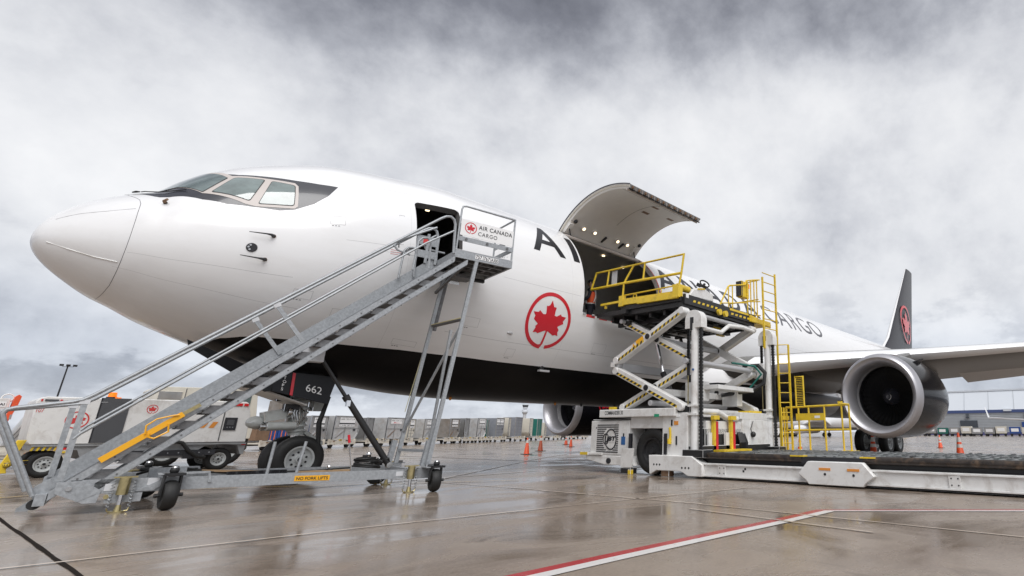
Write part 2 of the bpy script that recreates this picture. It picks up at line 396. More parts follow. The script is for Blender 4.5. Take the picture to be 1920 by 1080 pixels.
# ------------------------------------------------------------------ apron
g = MB()
def sheet(mb, pts, z, m): return mb.add([(x, y, z) for x, y in pts], [tuple(range(len(pts)))], m)
sheet(g, [(-3000, -3000), (3000, -3000), (3000, 3000), (-3000, 3000)], 0, 'wet_concrete')
struct(g.build('apron', smooth=0, recalc=False))
def strip(name, pts, w, m, z=.004, jit=.0):
    mb = MB()
    P = [V((x, y, 0)) for x, y in pts]; out = []
    for a, b in zip(P[:-1], P[1:]):
        n = max(1, int((b - a).length / .35)) if jit else 1
        out += [a.lerp(b, i / n) for i in range(n)]
    out.append(P[-1]); l = []; r = []
    for i, p in enumerate(out):
        d = (out[min(i + 1, len(out) - 1)] - out[max(i - 1, 0)]).normalized(); nn = V((-d.y, d.x, 0))
        l.append(p + nn * (w / 2 + random.uniform(-jit, jit))); r.append(p - nn * (w / 2 + random.uniform(-jit, jit)))
    for i in range(len(out) - 1):
        mb.add([(*r[i].xy, z), (*r[i + 1].xy, z), (*l[i + 1].xy, z), (*l[i].xy, z)], [(0, 1, 2, 3)], m)
    return struct(mb.build(name, smooth=0, recalc=False))
strip('expansion_joint', [(.70, 6), (.84, -3.08), (.96, -7.81), (1.1, -14)], .034, 'mark_crack', .004, .006)
strip('expansion_joint', [(-6, -5.9), (.63, -7.02), (3.28, -7.24), (7.08, -7.8), (9.57, -8.24)], .046, 'mark_joint', .008, .008)
strip('expansion_joint', [(6.94, -5.5), (7.04, -7.99), (7.1, -9.0)], .055, 'mark_joint', .008, .006)
strip('expansion_joint', [(7.06, -9.0), (6.86, -13.21)], .05, 'mark_joint_faint', .008, .006)
strip('expansion_joint', [(6.55, -9.2), (6.2, -11.9)], .05, 'mark_joint_faint', .012, .008)
strip('expansion_joint', [(4.6, -1.6), (7.2, -1.45), (14.5, -.64), (40, 2)], .09, 'mark_joint', .008, .02)
strip('expansion_joint', [(6.5, -2.3), (8, -1), (14.2, 4.2), (22, 10)], .08, 'mark_joint_faint', .012, .02)
strip('expansion_joint', [(2, 16), (40, 15.5)], .08, 'mark_crack', .004)
strip('expansion_joint', [(7.0, -5.5), (6.7, -2.0), (6.3, 4), (5.6, 14)], .05, 'mark_joint_faint', .008, .01)
strip('expansion_joint', [(13.6, -.6), (13.2, 5), (12.4, 16)], .08, 'mark_crack', .004, .01)
strip('expansion_joint', [(6, 8.5), (20, 9.0), (45, 8)], .09, 'mark_joint_faint', .004, .02)
strip('expansion_joint', [(25, -7), (60, 8), (110, 30)], .10, 'mark_joint_faint', .004)
strip('painted_line', [(86, 12.3), (94.1, 14.3), (220, 41)], .35, 'mark_yellow', .004)
strip('painted_line', [(-1, -.5), (1.02, .42), (1.3, .56), (3, 1.3)], .10, 'mark_yellow', .012)
strip('painted_line', [(2.6, .2), (5.2, -1.55), (8, -3.4)], .07, 'mark_yellow', .016)
rd = MB()
T_ = [(2.2, -10.33), (2.86, -10.36), (3.66, -10.40), (5.15, -10.50), (6.46, -10.60), (7.51, -10.64)]
def off(pts, d): return [(x, y + d) for x, y in pts]
for top, bot, m in (((0, -.125), None, 'mark_red'), ((-.125, -.26), None, 'mark_white')):
    a, b = top
    for (x0, y0), (x1, y1) in zip(T_[:-1], T_[1:]):
        rd.add([(x0, y0 + b, .006), (x1, y1 + b, .006), (x1, y1 + a, .006), (x0, y0 + a, .006)], [(0, 1, 2, 3)], m)
    dx0, dx1 = -a * 1.1, -b * 1.1
    p0 = (7.51, -10.64 + a); p1 = (7.51, -10.64 + b); q0 = (11.6 + a * 1.2, -16.1); q1 = (11.6 + b * 1.2, -16.1)
    rd.add([(*p1, .006), (*q1, .006), (*q0, .006), (*p0, .006)], [(0, 1, 2, 3)], m)
struct(rd.build('painted_line', smooth=0, recalc=False))

# ------------------------------------------------------------------ freighter: fuselage surface
X0 = .3416; TIP = 4.14
KS = [0, .06, .2, .5, .9, 1.15, 1.225, 1.5, 2.1, 2.9, 3.8, 5, 6.5, 8]
UPK = [0.0, 0.275, 0.5, 0.800, 1.055, 1.166, 1.197, 1.505, 2.027, 2.439, 2.761, 2.952, 3.106, 3.106]
LOK = [0.0, 0.20, 0.375, 0.620, 0.875, 0.986, 1.025, 1.168, 1.405, 1.684, 1.903, 2.079, 2.246, 2.305]
WK = [0.0, 0.28, 0.51, 0.827, 1.123, 1.297, 1.337, 1.484, 1.764, 2.02, 2.237, 2.397, 2.515, 2.515]
MK = [0.0, 0.002, 0.015, 0.051, 0.084, 0.102, 0.108, 0.129, 0.195, 0.278, 0.394, 0.492, 0.59, 0.59]
def pchip(xs, ys):
    h = [b - a for a, b in zip(xs, xs[1:])]; d = [(b - a) / q for a, b, q in zip(ys, ys[1:], h)]; n = len(xs); m = [0.0] * n
    for i in range(1, n - 1):
        if d[i - 1] * d[i] > 0:
            w1 = 2 * h[i] + h[i - 1]; w2 = h[i] + 2 * h[i - 1]; m[i] = (w1 + w2) / (w1 / d[i - 1] + w2 / d[i])
    m[0] = d[0]
    def f(x):
        x = min(max(x, xs[0]), xs[-1]); i = 0
        while i < n - 2 and x >= xs[i + 1]: i += 1
        t = (x - xs[i]) / h[i]
        return (1 + 2 * t) * (1 - t) ** 2 * ys[i] + t * (1 - t) ** 2 * h[i] * m[i] + t * t * (3 - 2 * t) * ys[i + 1] + t * t * (t - 1) * h[i] * m[i + 1]
    return f
KQ = [sqrt(q) for q in KS]
fU, fL, fW, fM = pchip(KQ, UPK), pchip(KQ, LOK), pchip(KQ, WK), pchip(KQ, MK)
tU = pchip([38, 42, 46, 50, 53, 55.2], [3.106, 3.10, 3.04, 2.86, 2.62, 2.3])
tL = pchip([35, 38, 42, 46, 50, 53, 55.2], [-2.305, -2.15, -1.55, -.65, .45, 1.3, 1.95])
tW = pchip([37, 41, 45, 49, 52, 55.2], [2.515, 2.38, 1.98, 1.36, .82, .14])
def sect(x):
    s = x - X0
    if s < 8: s = sqrt(max(0, s)); return fU(s), -fL(s), fW(s), fM(s)
    u = tU(x) if x > 38 else 3.106; l = tL(x) if x > 35 else -2.305; w = tW(x) if x > 37 else 2.515
    k = min(1, max(0, (x - 35) / 18)); return u, l, w, .59 + ((u + l) / 2 - .59) * k
def FP(x, ph, off=0.0):
    """point of the fuselage skin: ph runs from the crown (0) down the port side (-Y)"""
    u, l, w, m = sect(x); c = cos(ph); a = (u - m) if c > 0 else (m - l)
    p = V((x, -sin(ph) * w, TIP + m + c * a))
    if off:
        e = .02; n = (FP(x + e, ph) - FP(x - e, ph)).cross(FP(x, ph + e) - FP(x, ph - e))
        c0 = V((x, 0, TIP + m)); n.normalize()
        if n.dot(p - c0) < 0: n = -n
        p = p + n * off
    return p
AX = (10.29, 13.72, .47, 1.752)     # main deck cargo door opening (x0, x1, ph0, ph1)
PX = (5.50, 6.53, .955, 1.695)      # crew door opening
air = thing('cargo_aircraft', 'large white twin-engine freighter with black belly, red maple leaf roundel and raised side cargo door', 'aircraft', (4.77, 0, 0))
def lerp_tab(tab, x):
    if x <= tab[0][0]: return tab[0][1]
    for (a, b), (c, d) in zip(tab, tab[1:]):
        if x <= c: return b + (d - b) * (x - a) / (c - a)
    return tab[-1][1]
BELLY = [(2.70, 3.2), (2.762, 2.988), (2.91, 2.745), (3.185, 2.607), (3.394, 2.548), (4.023, 2.467), (4.673, 2.43), (5.848, 2.378), (7.449, 2.347), (40, 2.345), (46, 2.6), (50, 3.2)]
def fuselage():
    xs = [X0 + 1e-4] + [X0 + .003 + .9 * (i / 26) ** 2 for i in range(1, 27)]
    x = xs[-1]
    while x < 7.2: x += .085; xs.append(x)
    while x < 36: x += .30; xs.append(x)
    while x < 55.1: x += .45; xs.append(min(x, 55.2))
    for q in (AX[0], AX[1], PX[0], PX[1]): xs.append(q)
    for A in (AX, PX):      # extra columns for the rounded corners
        xs += [A[0] + .05, A[0] + .1, A[1] - .05, A[1] - .1]
    xs = sorted(set(round(q, 5) for q in xs)); xs = [q for i, q in enumerate(xs) if i == 0 or q - xs[i - 1] > .004 or q in (AX[0], AX[1], PX[0], PX[1])]
    ph = [2 * pi * i / 150 for i in range(150)]
    ph = [p for p in ph if min(abs(p - q) for q in (AX[2], AX[3], PX[2], PX[3])) > .012] + [AX[2], AX[3], PX[2], PX[3]]
    ph.sort(); n = len(ph)
    bm = bmesh.new(); lay = bm.verts.layers.float.new('belly'); lay2 = bm.verts.layers.float.new('arc')
    rows = []
    for x in xs:
        b = lerp_tab(BELLY, x); r = []
        for p in ph:
            v_ = bm.verts.new(FP(x, p)); q = p if p <= pi else 2 * pi - p; v_[lay] = q - b; v_[lay2] = q; r.append(v_)
        rows.append(r)
    inside = lambda A, x, p: A[0] - 1e-6 < x < A[1] + 1e-6 and A[2] - 1e-6 < p < A[3] + 1e-6
    for i in range(len(xs) - 1):
        xm = (xs[i] + xs[i + 1]) / 2
        for j in range(n):
            pm = (ph[j] + (ph[j + 1] if j + 1 < n else 2 * pi)) / 2
            if inside(AX, xm, pm) or inside(PX, xm, pm): continue
            bm.faces.new((rows[i][j], rows[i + 1][j], rows[i + 1][(j + 1) % n], rows[i][(j + 1) % n]))
    bm.faces.new(rows[0]); bm.faces.new(rows[-1])
    bmesh.ops.recalc_face_normals(bm, faces=bm.faces)
    inv = INV[air.name]; bm.transform(inv)
    me = bpy.data.meshes.new('fuselage'); bm.to_mesh(me); bm.free()
    me.polygons.foreach_set('use_smooth', [True] * len(me.polygons))
    me.materials.append(skin_mat()); o = bpy.data.objects.new('fuselage', me); COL.objects.link(o); o.parent = air; return o
def skin_mat():
    m = bpy.data.materials.new('aircraft_skin'); m.use_nodes = True; nt = m.node_tree; L = nt.links.new; b = nt.nodes['Principled BSDF']
    at = nd(nt, 'ShaderNodeAttribute', attribute_name='belly'); ar = nd(nt, 'ShaderNodeAttribute', attribute_name='arc')
    tc = nd(nt, 'ShaderNodeTexCoord'); sp = nd(nt, 'ShaderNodeSeparateXYZ'); L(tc.outputs['Object'], sp.inputs[0])
    f = math_(nt, 'GREATER_THAN', at.outputs['Fac'], 0.0)
    n = nd(nt, 'ShaderNodeTexNoise', i_Scale=.8, i_Detail=6.0); L(tc.outputs['Object'], n.inputs['Vector'])
    mp = nd(nt, 'ShaderNodeMapping'); mp.inputs['Scale'].default_value = (.5, 3, 3); L(tc.outputs['Object'], mp.inputs[0])
    n2 = nd(nt, 'ShaderNodeTexNoise', i_Scale=1.4, i_Detail=8.0, i_Roughness=.65); L(mp.outputs[0], n2.inputs['Vector'])
    wcol = mixc(nt, ramp(nt, n2.outputs[0], [(.45, 0.0), (.75, .22)]), (.84, .84, .845), (.68, .66, .635))
    # fine panel seams: hairlines at a few lap joints round the barrel and along it
    def near(val, at_, w): return math_(nt, 'LESS_THAN', math_(nt, 'ABSOLUTE', math_(nt, 'SUBTRACT', val, at_)), w)
    X = sp.outputs[0]; A = ar.outputs['Fac']
    seams = None
    for val, q, w, lo, hi_ in ((A, 1.88, .0022, -3.4, -1.25), (A, .842, .002, .13, 1.85), (A, 1.495, .0018, -.57, .42), (A, 1.555, .0018, -.07, .87), (A, 1.59, .0016, 2.9, 5.4), (A, 1.59, .0016, 8.95, 40), (A, 2.14, .0018, 1.8, 12), (A, 2.16, .0018, -3.5, -1.0)):
        r = math_(nt, 'MULTIPLY', math_(nt, 'GREATER_THAN', X, lo), math_(nt, 'LESS_THAN', X, hi_))
        q_ = math_(nt, 'MULTIPLY', near(val, q, w), r); seams = q_ if seams is None else math_(nt, 'MAXIMUM', seams, q_)
    for xq in (.62, 5.1, 11.4, 15.3, 19.2, 26): seams = math_(nt, 'MAXIMUM', seams, math_(nt, 'MULTIPLY', near(X, xq, .0035), .45))
    wcol = mixc(nt, math_(nt, 'MULTIPLY', seams, .55), wcol, (.25, .25, .26))
    bcol = mixc(nt, ramp(nt, n.outputs[0], [(.4, 0.0), (.7, .6)]), (.007, .007, .008), (.018, .017, .017))
    L(mixc(nt, f, wcol, bcol), b.inputs['Base Color'])
    L(math_(nt, 'ADD', .24, math_(nt, 'MULTIPLY', f, .06)), b.inputs['Roughness'])
    L(math_(nt, 'SUBTRACT', .45, math_(nt, 'MULTIPLY', f, .43)), b.inputs['Coat Weight']); b.inputs['Coat Roughness'].default_value = .08
    L(math_(nt, 'SUBTRACT', .5, math_(nt, 'MULTIPLY', f, .40)), b.inputs['Specular IOR Level'])
    return m
fus = fuselage()
def conform(mb, poly, off, m, dx=.12, dp=.05, mirror=False):
    """lay a flat-drawn outline [(x, ph), ...] (or (verts, faces)) on the skin"""
    bm = bmesh.new()
    if isinstance(poly, tuple):
        vs = [bm.verts.new((x, p, 0)) for x, p in poly[0]]
        for f in poly[1]:
            try: bm.faces.new([vs[i] for i in f])
            except ValueError: pass
    else:
        q_, fs_ = tri2d([(x, -p) for x, p in poly]); vs = [bm.verts.new((x, -p, 0)) for x, p in q_]
        for f in fs_: bm.faces.new([vs[i] for i in f])
    xs = [v_.co.x for v_ in bm.verts]; ps = [v_.co.y for v_ in bm.verts]
    for ax, lo, hi_, st in ((0, min(xs), max(xs), dx), (1, min(ps), max(ps), dp)):
        k = math.floor(lo / st) + 1
        while k * st < hi_:
            co = V((0, 0, 0)); co[ax] = k * st; no = V((0, 0, 0)); no[ax] = 1
            bmesh.ops.bisect_plane(bm, geom=bm.verts[:] + bm.edges[:] + bm.faces[:], plane_co=co, plane_no=no, dist=1e-6); k += 1
    bm.verts.index_update()
    P = [FP(v_.co.x, v_.co.y, off) for v_ in bm.verts]
    if mirror: P = [V((p.x, -p.y, p.z)) for p in P]
    mb.add(P, [tuple(q.index for q in f.verts) for f in bm.faces], m); bm.free(); return mb
def grow(poly, d):      # offset an (x, ph) outline about its centre by d metres
    cx = sum(p[0] for p in poly) / len(poly); cp = sum(p[1] for p in poly) / len(poly); out = []
    for x, p in poly:
        a, b = x - cx, (p - cp) * 2.2; l = max(1e-6, sqrt(a * a + b * b)); k = (l + d) / l
        out.append((cx + a * k, cp + b * k / 2.2))
    return out
def rounded(poly, r, n=4):
    out = []; N = len(poly)
    for i in range(N):
        p = V((poly[i][0], poly[i][1] * 2.2)); a = V((poly[i - 1][0], poly[i - 1][1] * 2.2)); b = V((poly[(i + 1) % N][0], poly[(i + 1) % N][1] * 2.2))
        u = (a - p).normalized() * r; w = (b - p).normalized() * r
        for k in range(n + 1):
            t = k / n; q = (p + u) * (1 - t) ** 2 + p * 2 * t * (1 - t) + (p + w) * t * t; out.append((q.x, q.y / 2.2))
    return out
MASK = [(1.22, .02), (1.24, .25), (1.36, .46), (1.52, .67), (1.69, .82), (2.07, 1.052), (2.382, 1.163), (2.71, 1.207), (3.104, 1.244), (3.328, 1.229), (3.622, 1.156), (3.843, 1.057), (4.02, .925), (3.718, .896), (3.36, .841), (2.849, .741), (2.532, .664), (2.2, .50), (2.03, .30), (1.97, .02)]
W1 = [(1.575, .06), (1.98, .06), (2.375, .712), (2.062, .918), (1.585, .37)]
W2 = [(2.475, .735), (2.874, .828), (2.669, 1.135), (2.178, .948)]
W3 = [(2.985, .855), (3.316, .93), (3.305, 1.187), (2.80, 1.172)]
FRM = [(1.56, .05), (2.0, .05), (2.44, .675), (2.907, .80), (3.322, .885), (3.372, .935), (3.366, 1.20), (3.32, 1.222), (2.77, 1.207), (2.62, 1.175), (2.062, .94), (1.572, .372)]
for mir in (False, True):
    conform(mk := MB(), MASK, .003, 'mask_grey', .08, .04, mir).build('windscreen_surround', air)
    fr = conform(MB(), FRM, .008, 'frame_beige', .08, .04, mir).build('cockpit_window_frame', air)
    for P, r in ((W1, .03), (W2, .05), (W3, .05)):
        mb = MB(); conform(mb, grow(rounded(P, r), .018), .011, 'gasket', .08, .04, mir); conform(mb, rounded(P, r), .015, 'glass', .08, .04, mir)
        mb.build('window_pane', fr)
wp = MB(); wp.tube([FP(1.40, .30, .03), FP(1.44, .34, .035), FP(1.48, .40, .03), FP(1.60, .55, .035), FP(1.88, .80, .03)], .009, 'black_plastic', 6)
wp.tube([FP(1.30, .28, .035), FP(1.34, .33, .04), FP(1.38, .36, .035)], [.012, .02, .010], 'black_plastic', 8)
wp.build('wiper', air)
# seams and small fittings of the nose
sm = MB()
rp = [(1.20, .02), (1.21, .3), (1.242, .527), (1.352, .78), (1.369, .915), (1.353, 1.164), (1.345, 1.467), (1.342, 1.841), (1.342, 2.187), (1.338, 2.518), (1.293, 3.015), (1.29, 3.13)]
pts = []
for a, b in zip(rp, rp[1:]):
    for k in range(6): pts.append(FP(a[0] + (b[0] - a[0]) * k / 6, a[1] + (b[1] - a[1]) * k / 6, .0005))
sm.tube(pts, .0035, 'letter_grey', 5, cap=False); sm.build('radome_seam', air)
st_ = MB(); st_.tube([FP(x, p, .004) for x, p in ((.512, 1.97), (.763, 2.046), (1.037, 2.072), (1.31, 2.066))], .010, 'white_paint', 5)
st_.tube([FP(x, p, .001) for x, p in ((.522, .934), (.63, .98), (.746, 1.011), (.88, 1.045), (1.014, 1.061), (1.324, 1.046))], .004, 'aircraft_grey', 5)
st_.build('lightning_strip', air)
def probe(x, ph, kind):
    b = FP(x, ph); o = FP(x, ph, .07); mb = MB()
    if kind == 'pitot':
        mb.cyl(FP(x, ph, .001), FP(x, ph, .015), .035, 'brown', 10); mb.tube([b, FP(x - .03, ph, .08), FP(x - .10, ph - .003, .10), FP(x - .34, ph - .012, .10)], [.035, .022, .014, .007], 'dark_steel', 8)
    else:
        mb.cyl(FP(x, ph, .001), FP(x, ph, .02), .03, 'dark_steel', 10); mb.tube([b, FP(x, ph, .05), FP(x + .05, ph + .03, .09)], [.03, .025, .02], 'brown', 8)
    mb.build('air_data_probe', air)
probe(3.09, 1.51, 'pitot'); probe(3.05, 1.745, 'pitot'); probe(1.65, .959, 'vane')
pt = MB(); c0 = FP(2.826, 1.639, .004); nn = (FP(2.826, 1.639, .1) - FP(2.826, 1.639)).normalized()
pt.lathe(c0, nn, [(0, .001), (.001, .085), (.012, .08), (.012, .001)], 'letter_black', 18)
for k in range(6):
    a = k * pi / 3; ux = V((1, 0, 0)); uy = nn.cross(ux).normalized(); q = c0 + (ux * cos(a) + uy * sin(a)) * .048 + nn * .012; pt.cyl(q, q + nn * .004, .018, 'steel', 8)
pt.build('static_port', air)
# lettering on the port side
def word(name, items, m, bold):
    mb = MB()
    for ch, x0, x1, p0, p1 in items:
        vs, fs, _ = glyphs(ch, bold)
        conform(mb, ([(x0 + a * (x1 - x0), p1 - b * (p1 - p0)) for a, b in vs], fs), .006, m, .3, .05)
    o = mb.build(name, air, recalc=False); return o
PT, PB = .745, 1.178
word('lettering', [('A', 8.60, 9.70, PT, PB), ('I', 10.0, 10.22, PT + .03, PB), ('A', 13.82, 15.0, PT, PB), ('N', 15.35, 16.35, PT, PB), ('A', 16.65, 17.8, PT, PB), ('D', 18.15, 19.1, PT, PB), ('A', 19.35, 20.5, PT, PB)], 'letter_black', .012)
word('lettering', [('C', 21.15, 22.2, PT, PB), ('A', 22.35, 23.45, PT, PB), ('R', 23.72, 24.45, PT, PB), ('G', 24.62, 25.68, PT, PB), ('O', 25.88, 27.1, PT, PB)], 'letter_grey', 0.0)
rm = MB(); RC = (9.237, 1.89); RR = .715
for P in (LEAF, RING): conform(rm, [(RC[0] + x * RR, RC[1] - y * RR / 2.66) for x, y in P], .006, 'red_paint', .15, .05)
rm.build('maple_leaf_roundel', air, recalc=False)
# belly fittings
bl = MB(); bl.sphere(FP(8.2, 2.055, .0), .06, 'aircraft_grey', 12, (1.4, .6, .6)); bl.build('drain_mast', air)
bl = MB(); q = FP(9.6, 2.36); bl.sphere(q, .09, 'dark_steel', 12, (.8, .5, 1)); bl.box(q + V((.0, -.1, -.09)), (.32, .10, .05), 'aircraft_grey'); bl.build('wing_inspection_light', air)
for x, m in ((7.95, 'orange_strip'), (11.35, 'orange_strip'), (12.4, 'dark_steel'), (13.9, 'dark_steel')):
    bl = MB(); q = FP(x, pi - .12); bl.lathe(q + V((0, 0, .02)), (0, 0, -1), [(0, .035), (.05, .035), (.085, .02), (.085, .001)], m, 12); bl.build('belly_antenna', air)
hp = MB(); hx = [(5.15, 1.17), (5.25, 1.17), (5.25, 1.47), (5.15, 1.47)]
for a, b in zip(hx, hx[1:] + hx[:1]): hp.tube([FP(*a, .001), FP(*b, .001)], .004, 'aircraft_grey', 4)
hp.tube([FP(5.16, 1.44, .004), FP(5.16, 1.50, .004)], .012, 'letter_black', 5)
hp.build('door_handle_panel', air)
wn = MB()
for k in range(3): wn.tube([FP(5.02, 1.53 + k * .018, .002), FP(5.28, 1.53 + k * .018, .002)], .004, 'red_faded', 4)
wn.build('rescue_marking', air)
# opening rims and hold interior
def rim(A, depth, m, m2=None):
    mb = MB(); N = 14
    e = [[(A[0] + (A[1] - A[0]) * k / N, A[2]) for k in range(N + 1)], [(A[1], A[2] + (A[3] - A[2]) * k / N) for k in range(N + 1)], [(A[1] + (A[0] - A[1]) * k / N, A[3]) for k in range(N + 1)], [(A[0], A[3] + (A[2] - A[3]) * k / N) for k in range(N + 1)]]
    for si, s in enumerate(e):
        for a, b in zip(s, s[1:]): mb.add([FP(*a), FP(*b), FP(*b, -depth), FP(*a, -depth)], [(0, 1, 2, 3)], m2 if (m2 and si in (1, 2)) else m)
    return mb
def corner(mb, A, r, m):    # rounds the opening's corners off with small gussets
    for x, sx in ((A[0], 1), (A[1], -1)):
        for p, sp_ in ((A[2], 1), (A[3], -1)):
            arc = [(x + sx * (r - r * sin(t)), p + sp_ * (r - r * cos(t)) / 2.6) for t in [k * pi / 12 for k in range(7)]]
            conform(mb, [(x, p)] + arc, -.003, m, .2, .1)
cr = MB(); corner(cr, PX, .12, 'aircraft_white'); corner(cr, AX, .10, 'aircraft_white'); cr.build('opening_corner', air)
rim(PX, .16, 'liner_dark').build('door_frame', air)
ds = MB()
for k in range(12):
    t0, t1 = k / 12, (k + 1) / 12
    a0, a1 = PX[0] - .03 + (PX[1] - PX[0] + .06) * t0, PX[0] - .03 + (PX[1] - PX[0] + .06) * t1
    ds.add([FP(a0, PX[3], .006), FP(a1, PX[3], .006), FP(a1, PX[3] + .05, .006), FP(a0, PX[3] + .05, .006)], [(0, 1, 2, 3)], 'steel')
ds.build('door_sill', air)
rf = rim(AX, .15, 'liner', 'frame_beige'); rf.build('door_frame', air)
sl = MB()
for k in range(15):
    p0, p1 = AX[2] + .1 + (AX[3] - AX[2] - .1) * k / 15, AX[2] + .1 + (AX[3] - AX[2] - .1) * (k + 1) / 15
    sl.add([FP(AX[1] - .002, p0, .004), FP(AX[1] + .035, p0, .006), FP(AX[1] + .035, p1, .006), FP(AX[1] - .002, p1, .004)], [(0, 1, 2, 3)], 'red_faded')
for k in range(22):
    x0, x1 = AX[0] + 3.57 * k / 22, AX[0] + 3.57 * (k + 1) / 22
    sl.add([FP(x0, AX[3], .004), FP(x1, AX[3], .004), FP(x1, AX[3] + .025, .004), FP(x0, AX[3] + .025, .004)], [(0, 1, 2, 3)], 'red_faded' if k % 3 else 'liner')
    if k % 2 == 0: sl.box(FP((x0 + x1) / 2, AX[3], -.03), (.10, .09, .06), 'steel')
sl.build('door_seal', air)
ho = MB(); xs_ = [5.0, 6.0, 7.0, 8.0, 9.0, 9.98, 11, 12, 13, 13.9, 15, 16.5, 18]
def IP(x, p): u, l, w, m = sect(x); return V((x, -sin(p) * (w - .15), max(4.13, TIP + m + cos(p) * ((u - m) if cos(p) > 0 else (m - l)) - .15 * cos(p))))
php = [-1.80 + 3.6 * k / 44 for k in range(45)]
def skip(x, p): return (AX[0] - .2 < x < AX[1] + .1 and AX[2] - .02 < p < AX[3] + .1) or (PX[0] - .6 < x < PX[1] + .2 and PX[2] - .1 < p < PX[3] + .1)
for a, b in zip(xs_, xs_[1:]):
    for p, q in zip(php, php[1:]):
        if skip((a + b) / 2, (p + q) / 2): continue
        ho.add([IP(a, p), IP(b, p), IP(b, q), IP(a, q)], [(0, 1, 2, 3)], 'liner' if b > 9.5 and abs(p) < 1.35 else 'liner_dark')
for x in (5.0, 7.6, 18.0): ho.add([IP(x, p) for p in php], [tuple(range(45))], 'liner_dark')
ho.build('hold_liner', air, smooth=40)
fl = MB(); fl.bb((5.0, -2.3, 4.05), (18, 2.3, 4.125), 'dark_steel')
for k in range(5): fl.bb((9.0, -1.9 + k * .95, 4.125), (18, -1.78 + k * .95, 4.16), 'steel')
fl.build('hold_floor', air)
for x, y in ((10.9, -.4), (11.4, .9), (13.1, -.2), (14.6, .3), (16.2, .6), (14.2, 1.5)):
    z = IP(x, atan2(-y, 2.2)).z - .02
    lm = MB(); lm.cyl((x, y, z), (x, y, z - .02), .055, 'lamp_glow', 12); lm.build('ceiling_lamp', air)
lm = MB(); lm.cyl((6.2, -1.2, 6.3), (6.2, -1.2, 6.27), .05, 'lamp_glow', 10); lm.build('ceiling_lamp', air)
sk = MB(); sk.bb((14.3, -1.2, 4.6), (14.34, .6, 5.3), 'liner_dark')
text(sk, 'HH', (14.295, .1, 4.9), (0, -1, 0), (0, 0, 1), 'liner', h=.3); sk.build('cargo_barrier', air)
# raised cargo door: the skin panel turned outward about its hinge
hy, hz = FP(11, AX[2]).y, FP(11, AX[2]).z; ANG = RAD(-79)
def DR(p): d = p - V((0, hy, hz)); return V((p.x, hy + d.y * cos(ANG) - d.z * sin(ANG), hz + d.y * sin(ANG) + d.z * cos(ANG)))
def dpanel(off, m, x0, x1, mb, N=26):
    P = [[DR(FP(x, AX[2] + (AX[3] - AX[2]) * k / N, off)) for k in range(N + 1)] for x in (x0, (x0 * 3 + x1) / 4, (x0 + x1) / 2, (x0 + x1 * 3) / 4, x1)]
    for a, b in zip(P, P[1:]):
        for k in range(N): mb.add([a[k], b[k], b[k + 1], a[k + 1]], [(0, 1, 2, 3)], m)
    return P
dm = MB(); a_ = dpanel(0, 'aircraft_white', AX[0] + .02, AX[1] - .02, dm); b_ = dpanel(-.13, 'liner', AX[0] + .10, AX[1] - .10, dm)
for i in (0, -1):
    for k in range(26): dm.add([a_[i][k], b_[i][k], b_[i][k + 1], a_[i][k + 1]], [(0, 1, 2, 3)], 'liner')
for k in (0, -1):
    for i in range(4): dm.add([a_[i][k], b_[i][k], b_[i + 1][k], a_[i + 1][k]], [(0, 1, 2, 3)], 'alu_dark')
cdoor = dm.build('main_cargo_door', air, smooth=40)
def dq(x, t, off): return DR(FP(x, AX[2] + (AX[3] - AX[2]) * t, off))
ed = MB()
for k in range(27): pass
ed.tube([dq(AX[0] + .02, k / 26, .0) for k in range(27)], .018, 'letter_grey', 6); ed.tube([dq(AX[0] + .05, k / 26, -.06) for k in range(27)], .022, 'cream', 6)
ed.build('edge_seal', cdoor)
hk = MB()
for k in range(12):
    x = AX[0] + .22 + k * (AX[1] - AX[0] - .44) / 11
    a = dq(x, .985, -.03); b = dq(x, .985, -.15); hk.bar(a, b, .12, .10, 'dark_steel'); hk.cyl(dq(x - .09, 1.0, -.07), dq(x - .04, 1.0, -.07), .05, 'brown', 10); hk.bar(dq(x + .06, 1.0, -.02), dq(x + .1, 1.0, -.13), .03, .05, 'steel')
hk.tube([dq(AX[0] + .05, .97, -.15), dq(AX[1] - .05, .97, -.15)], .03, 'frame_beige', 6); hk.tube([dq(AX[0] + .05, 1.0, -.13), dq(AX[1] - .05, 1.0, -.13)], .022, 'dark_steel', 6)
hk.build('latch_row', cdoor)
for x in (10.95, 11.42, 12.45, 12.92):
    l_ = MB(); p = dq(x, .13, -.125); q = dq(x, .13, -.20); l_.cyl(p, q, .085, 'liner', 14); h_ = l_.build('lamp_housing', cdoor)
    l_ = MB(); d_ = (q - p).normalized(); l_.cyl(q, q + d_ * .012, .05, 'lamp_glow', 12); l_.build('lamp_lens', h_)
hn = MB()
for x in (10.45, 13.35):
    hn.bar(dq(x, .02, -.13), dq(x, .14, -.17), .16, .10, 'liner'); hn.sphere(dq(x + .1, .17, -.14), .07, 'letter_black', 10); hn.tube([dq(x, .08, -.2), dq(x + .2, -.02, -.30), dq(x + .3, -.07, -.22)], .02, 'letter_black', 6)
hn.tube([(AX[0] + .05, hy - .02, hz - .03), (AX[1] - .05, hy - .02, hz - .03)], .05, 'cream', 8); hn.tube([(AX[0] + .05, hy - .12, hz - .10), (AX[1] - .05, hy - .12, hz - .10)], .035, 'dark_steel', 8)
hn.tube([(AX[0] + .05, hy - .22, hz - .18), (AX[1] - .05, hy - .22, hz - .18)], .06, 'frame_beige', 8)
for x in (11.9, 12.7): hn.bar(dq(x, .05, -.13), dq(x + .05, .13, -.18), .06, .05, 'letter_black')
hn.build('hinge_beam', cdoor)
pp = MB()
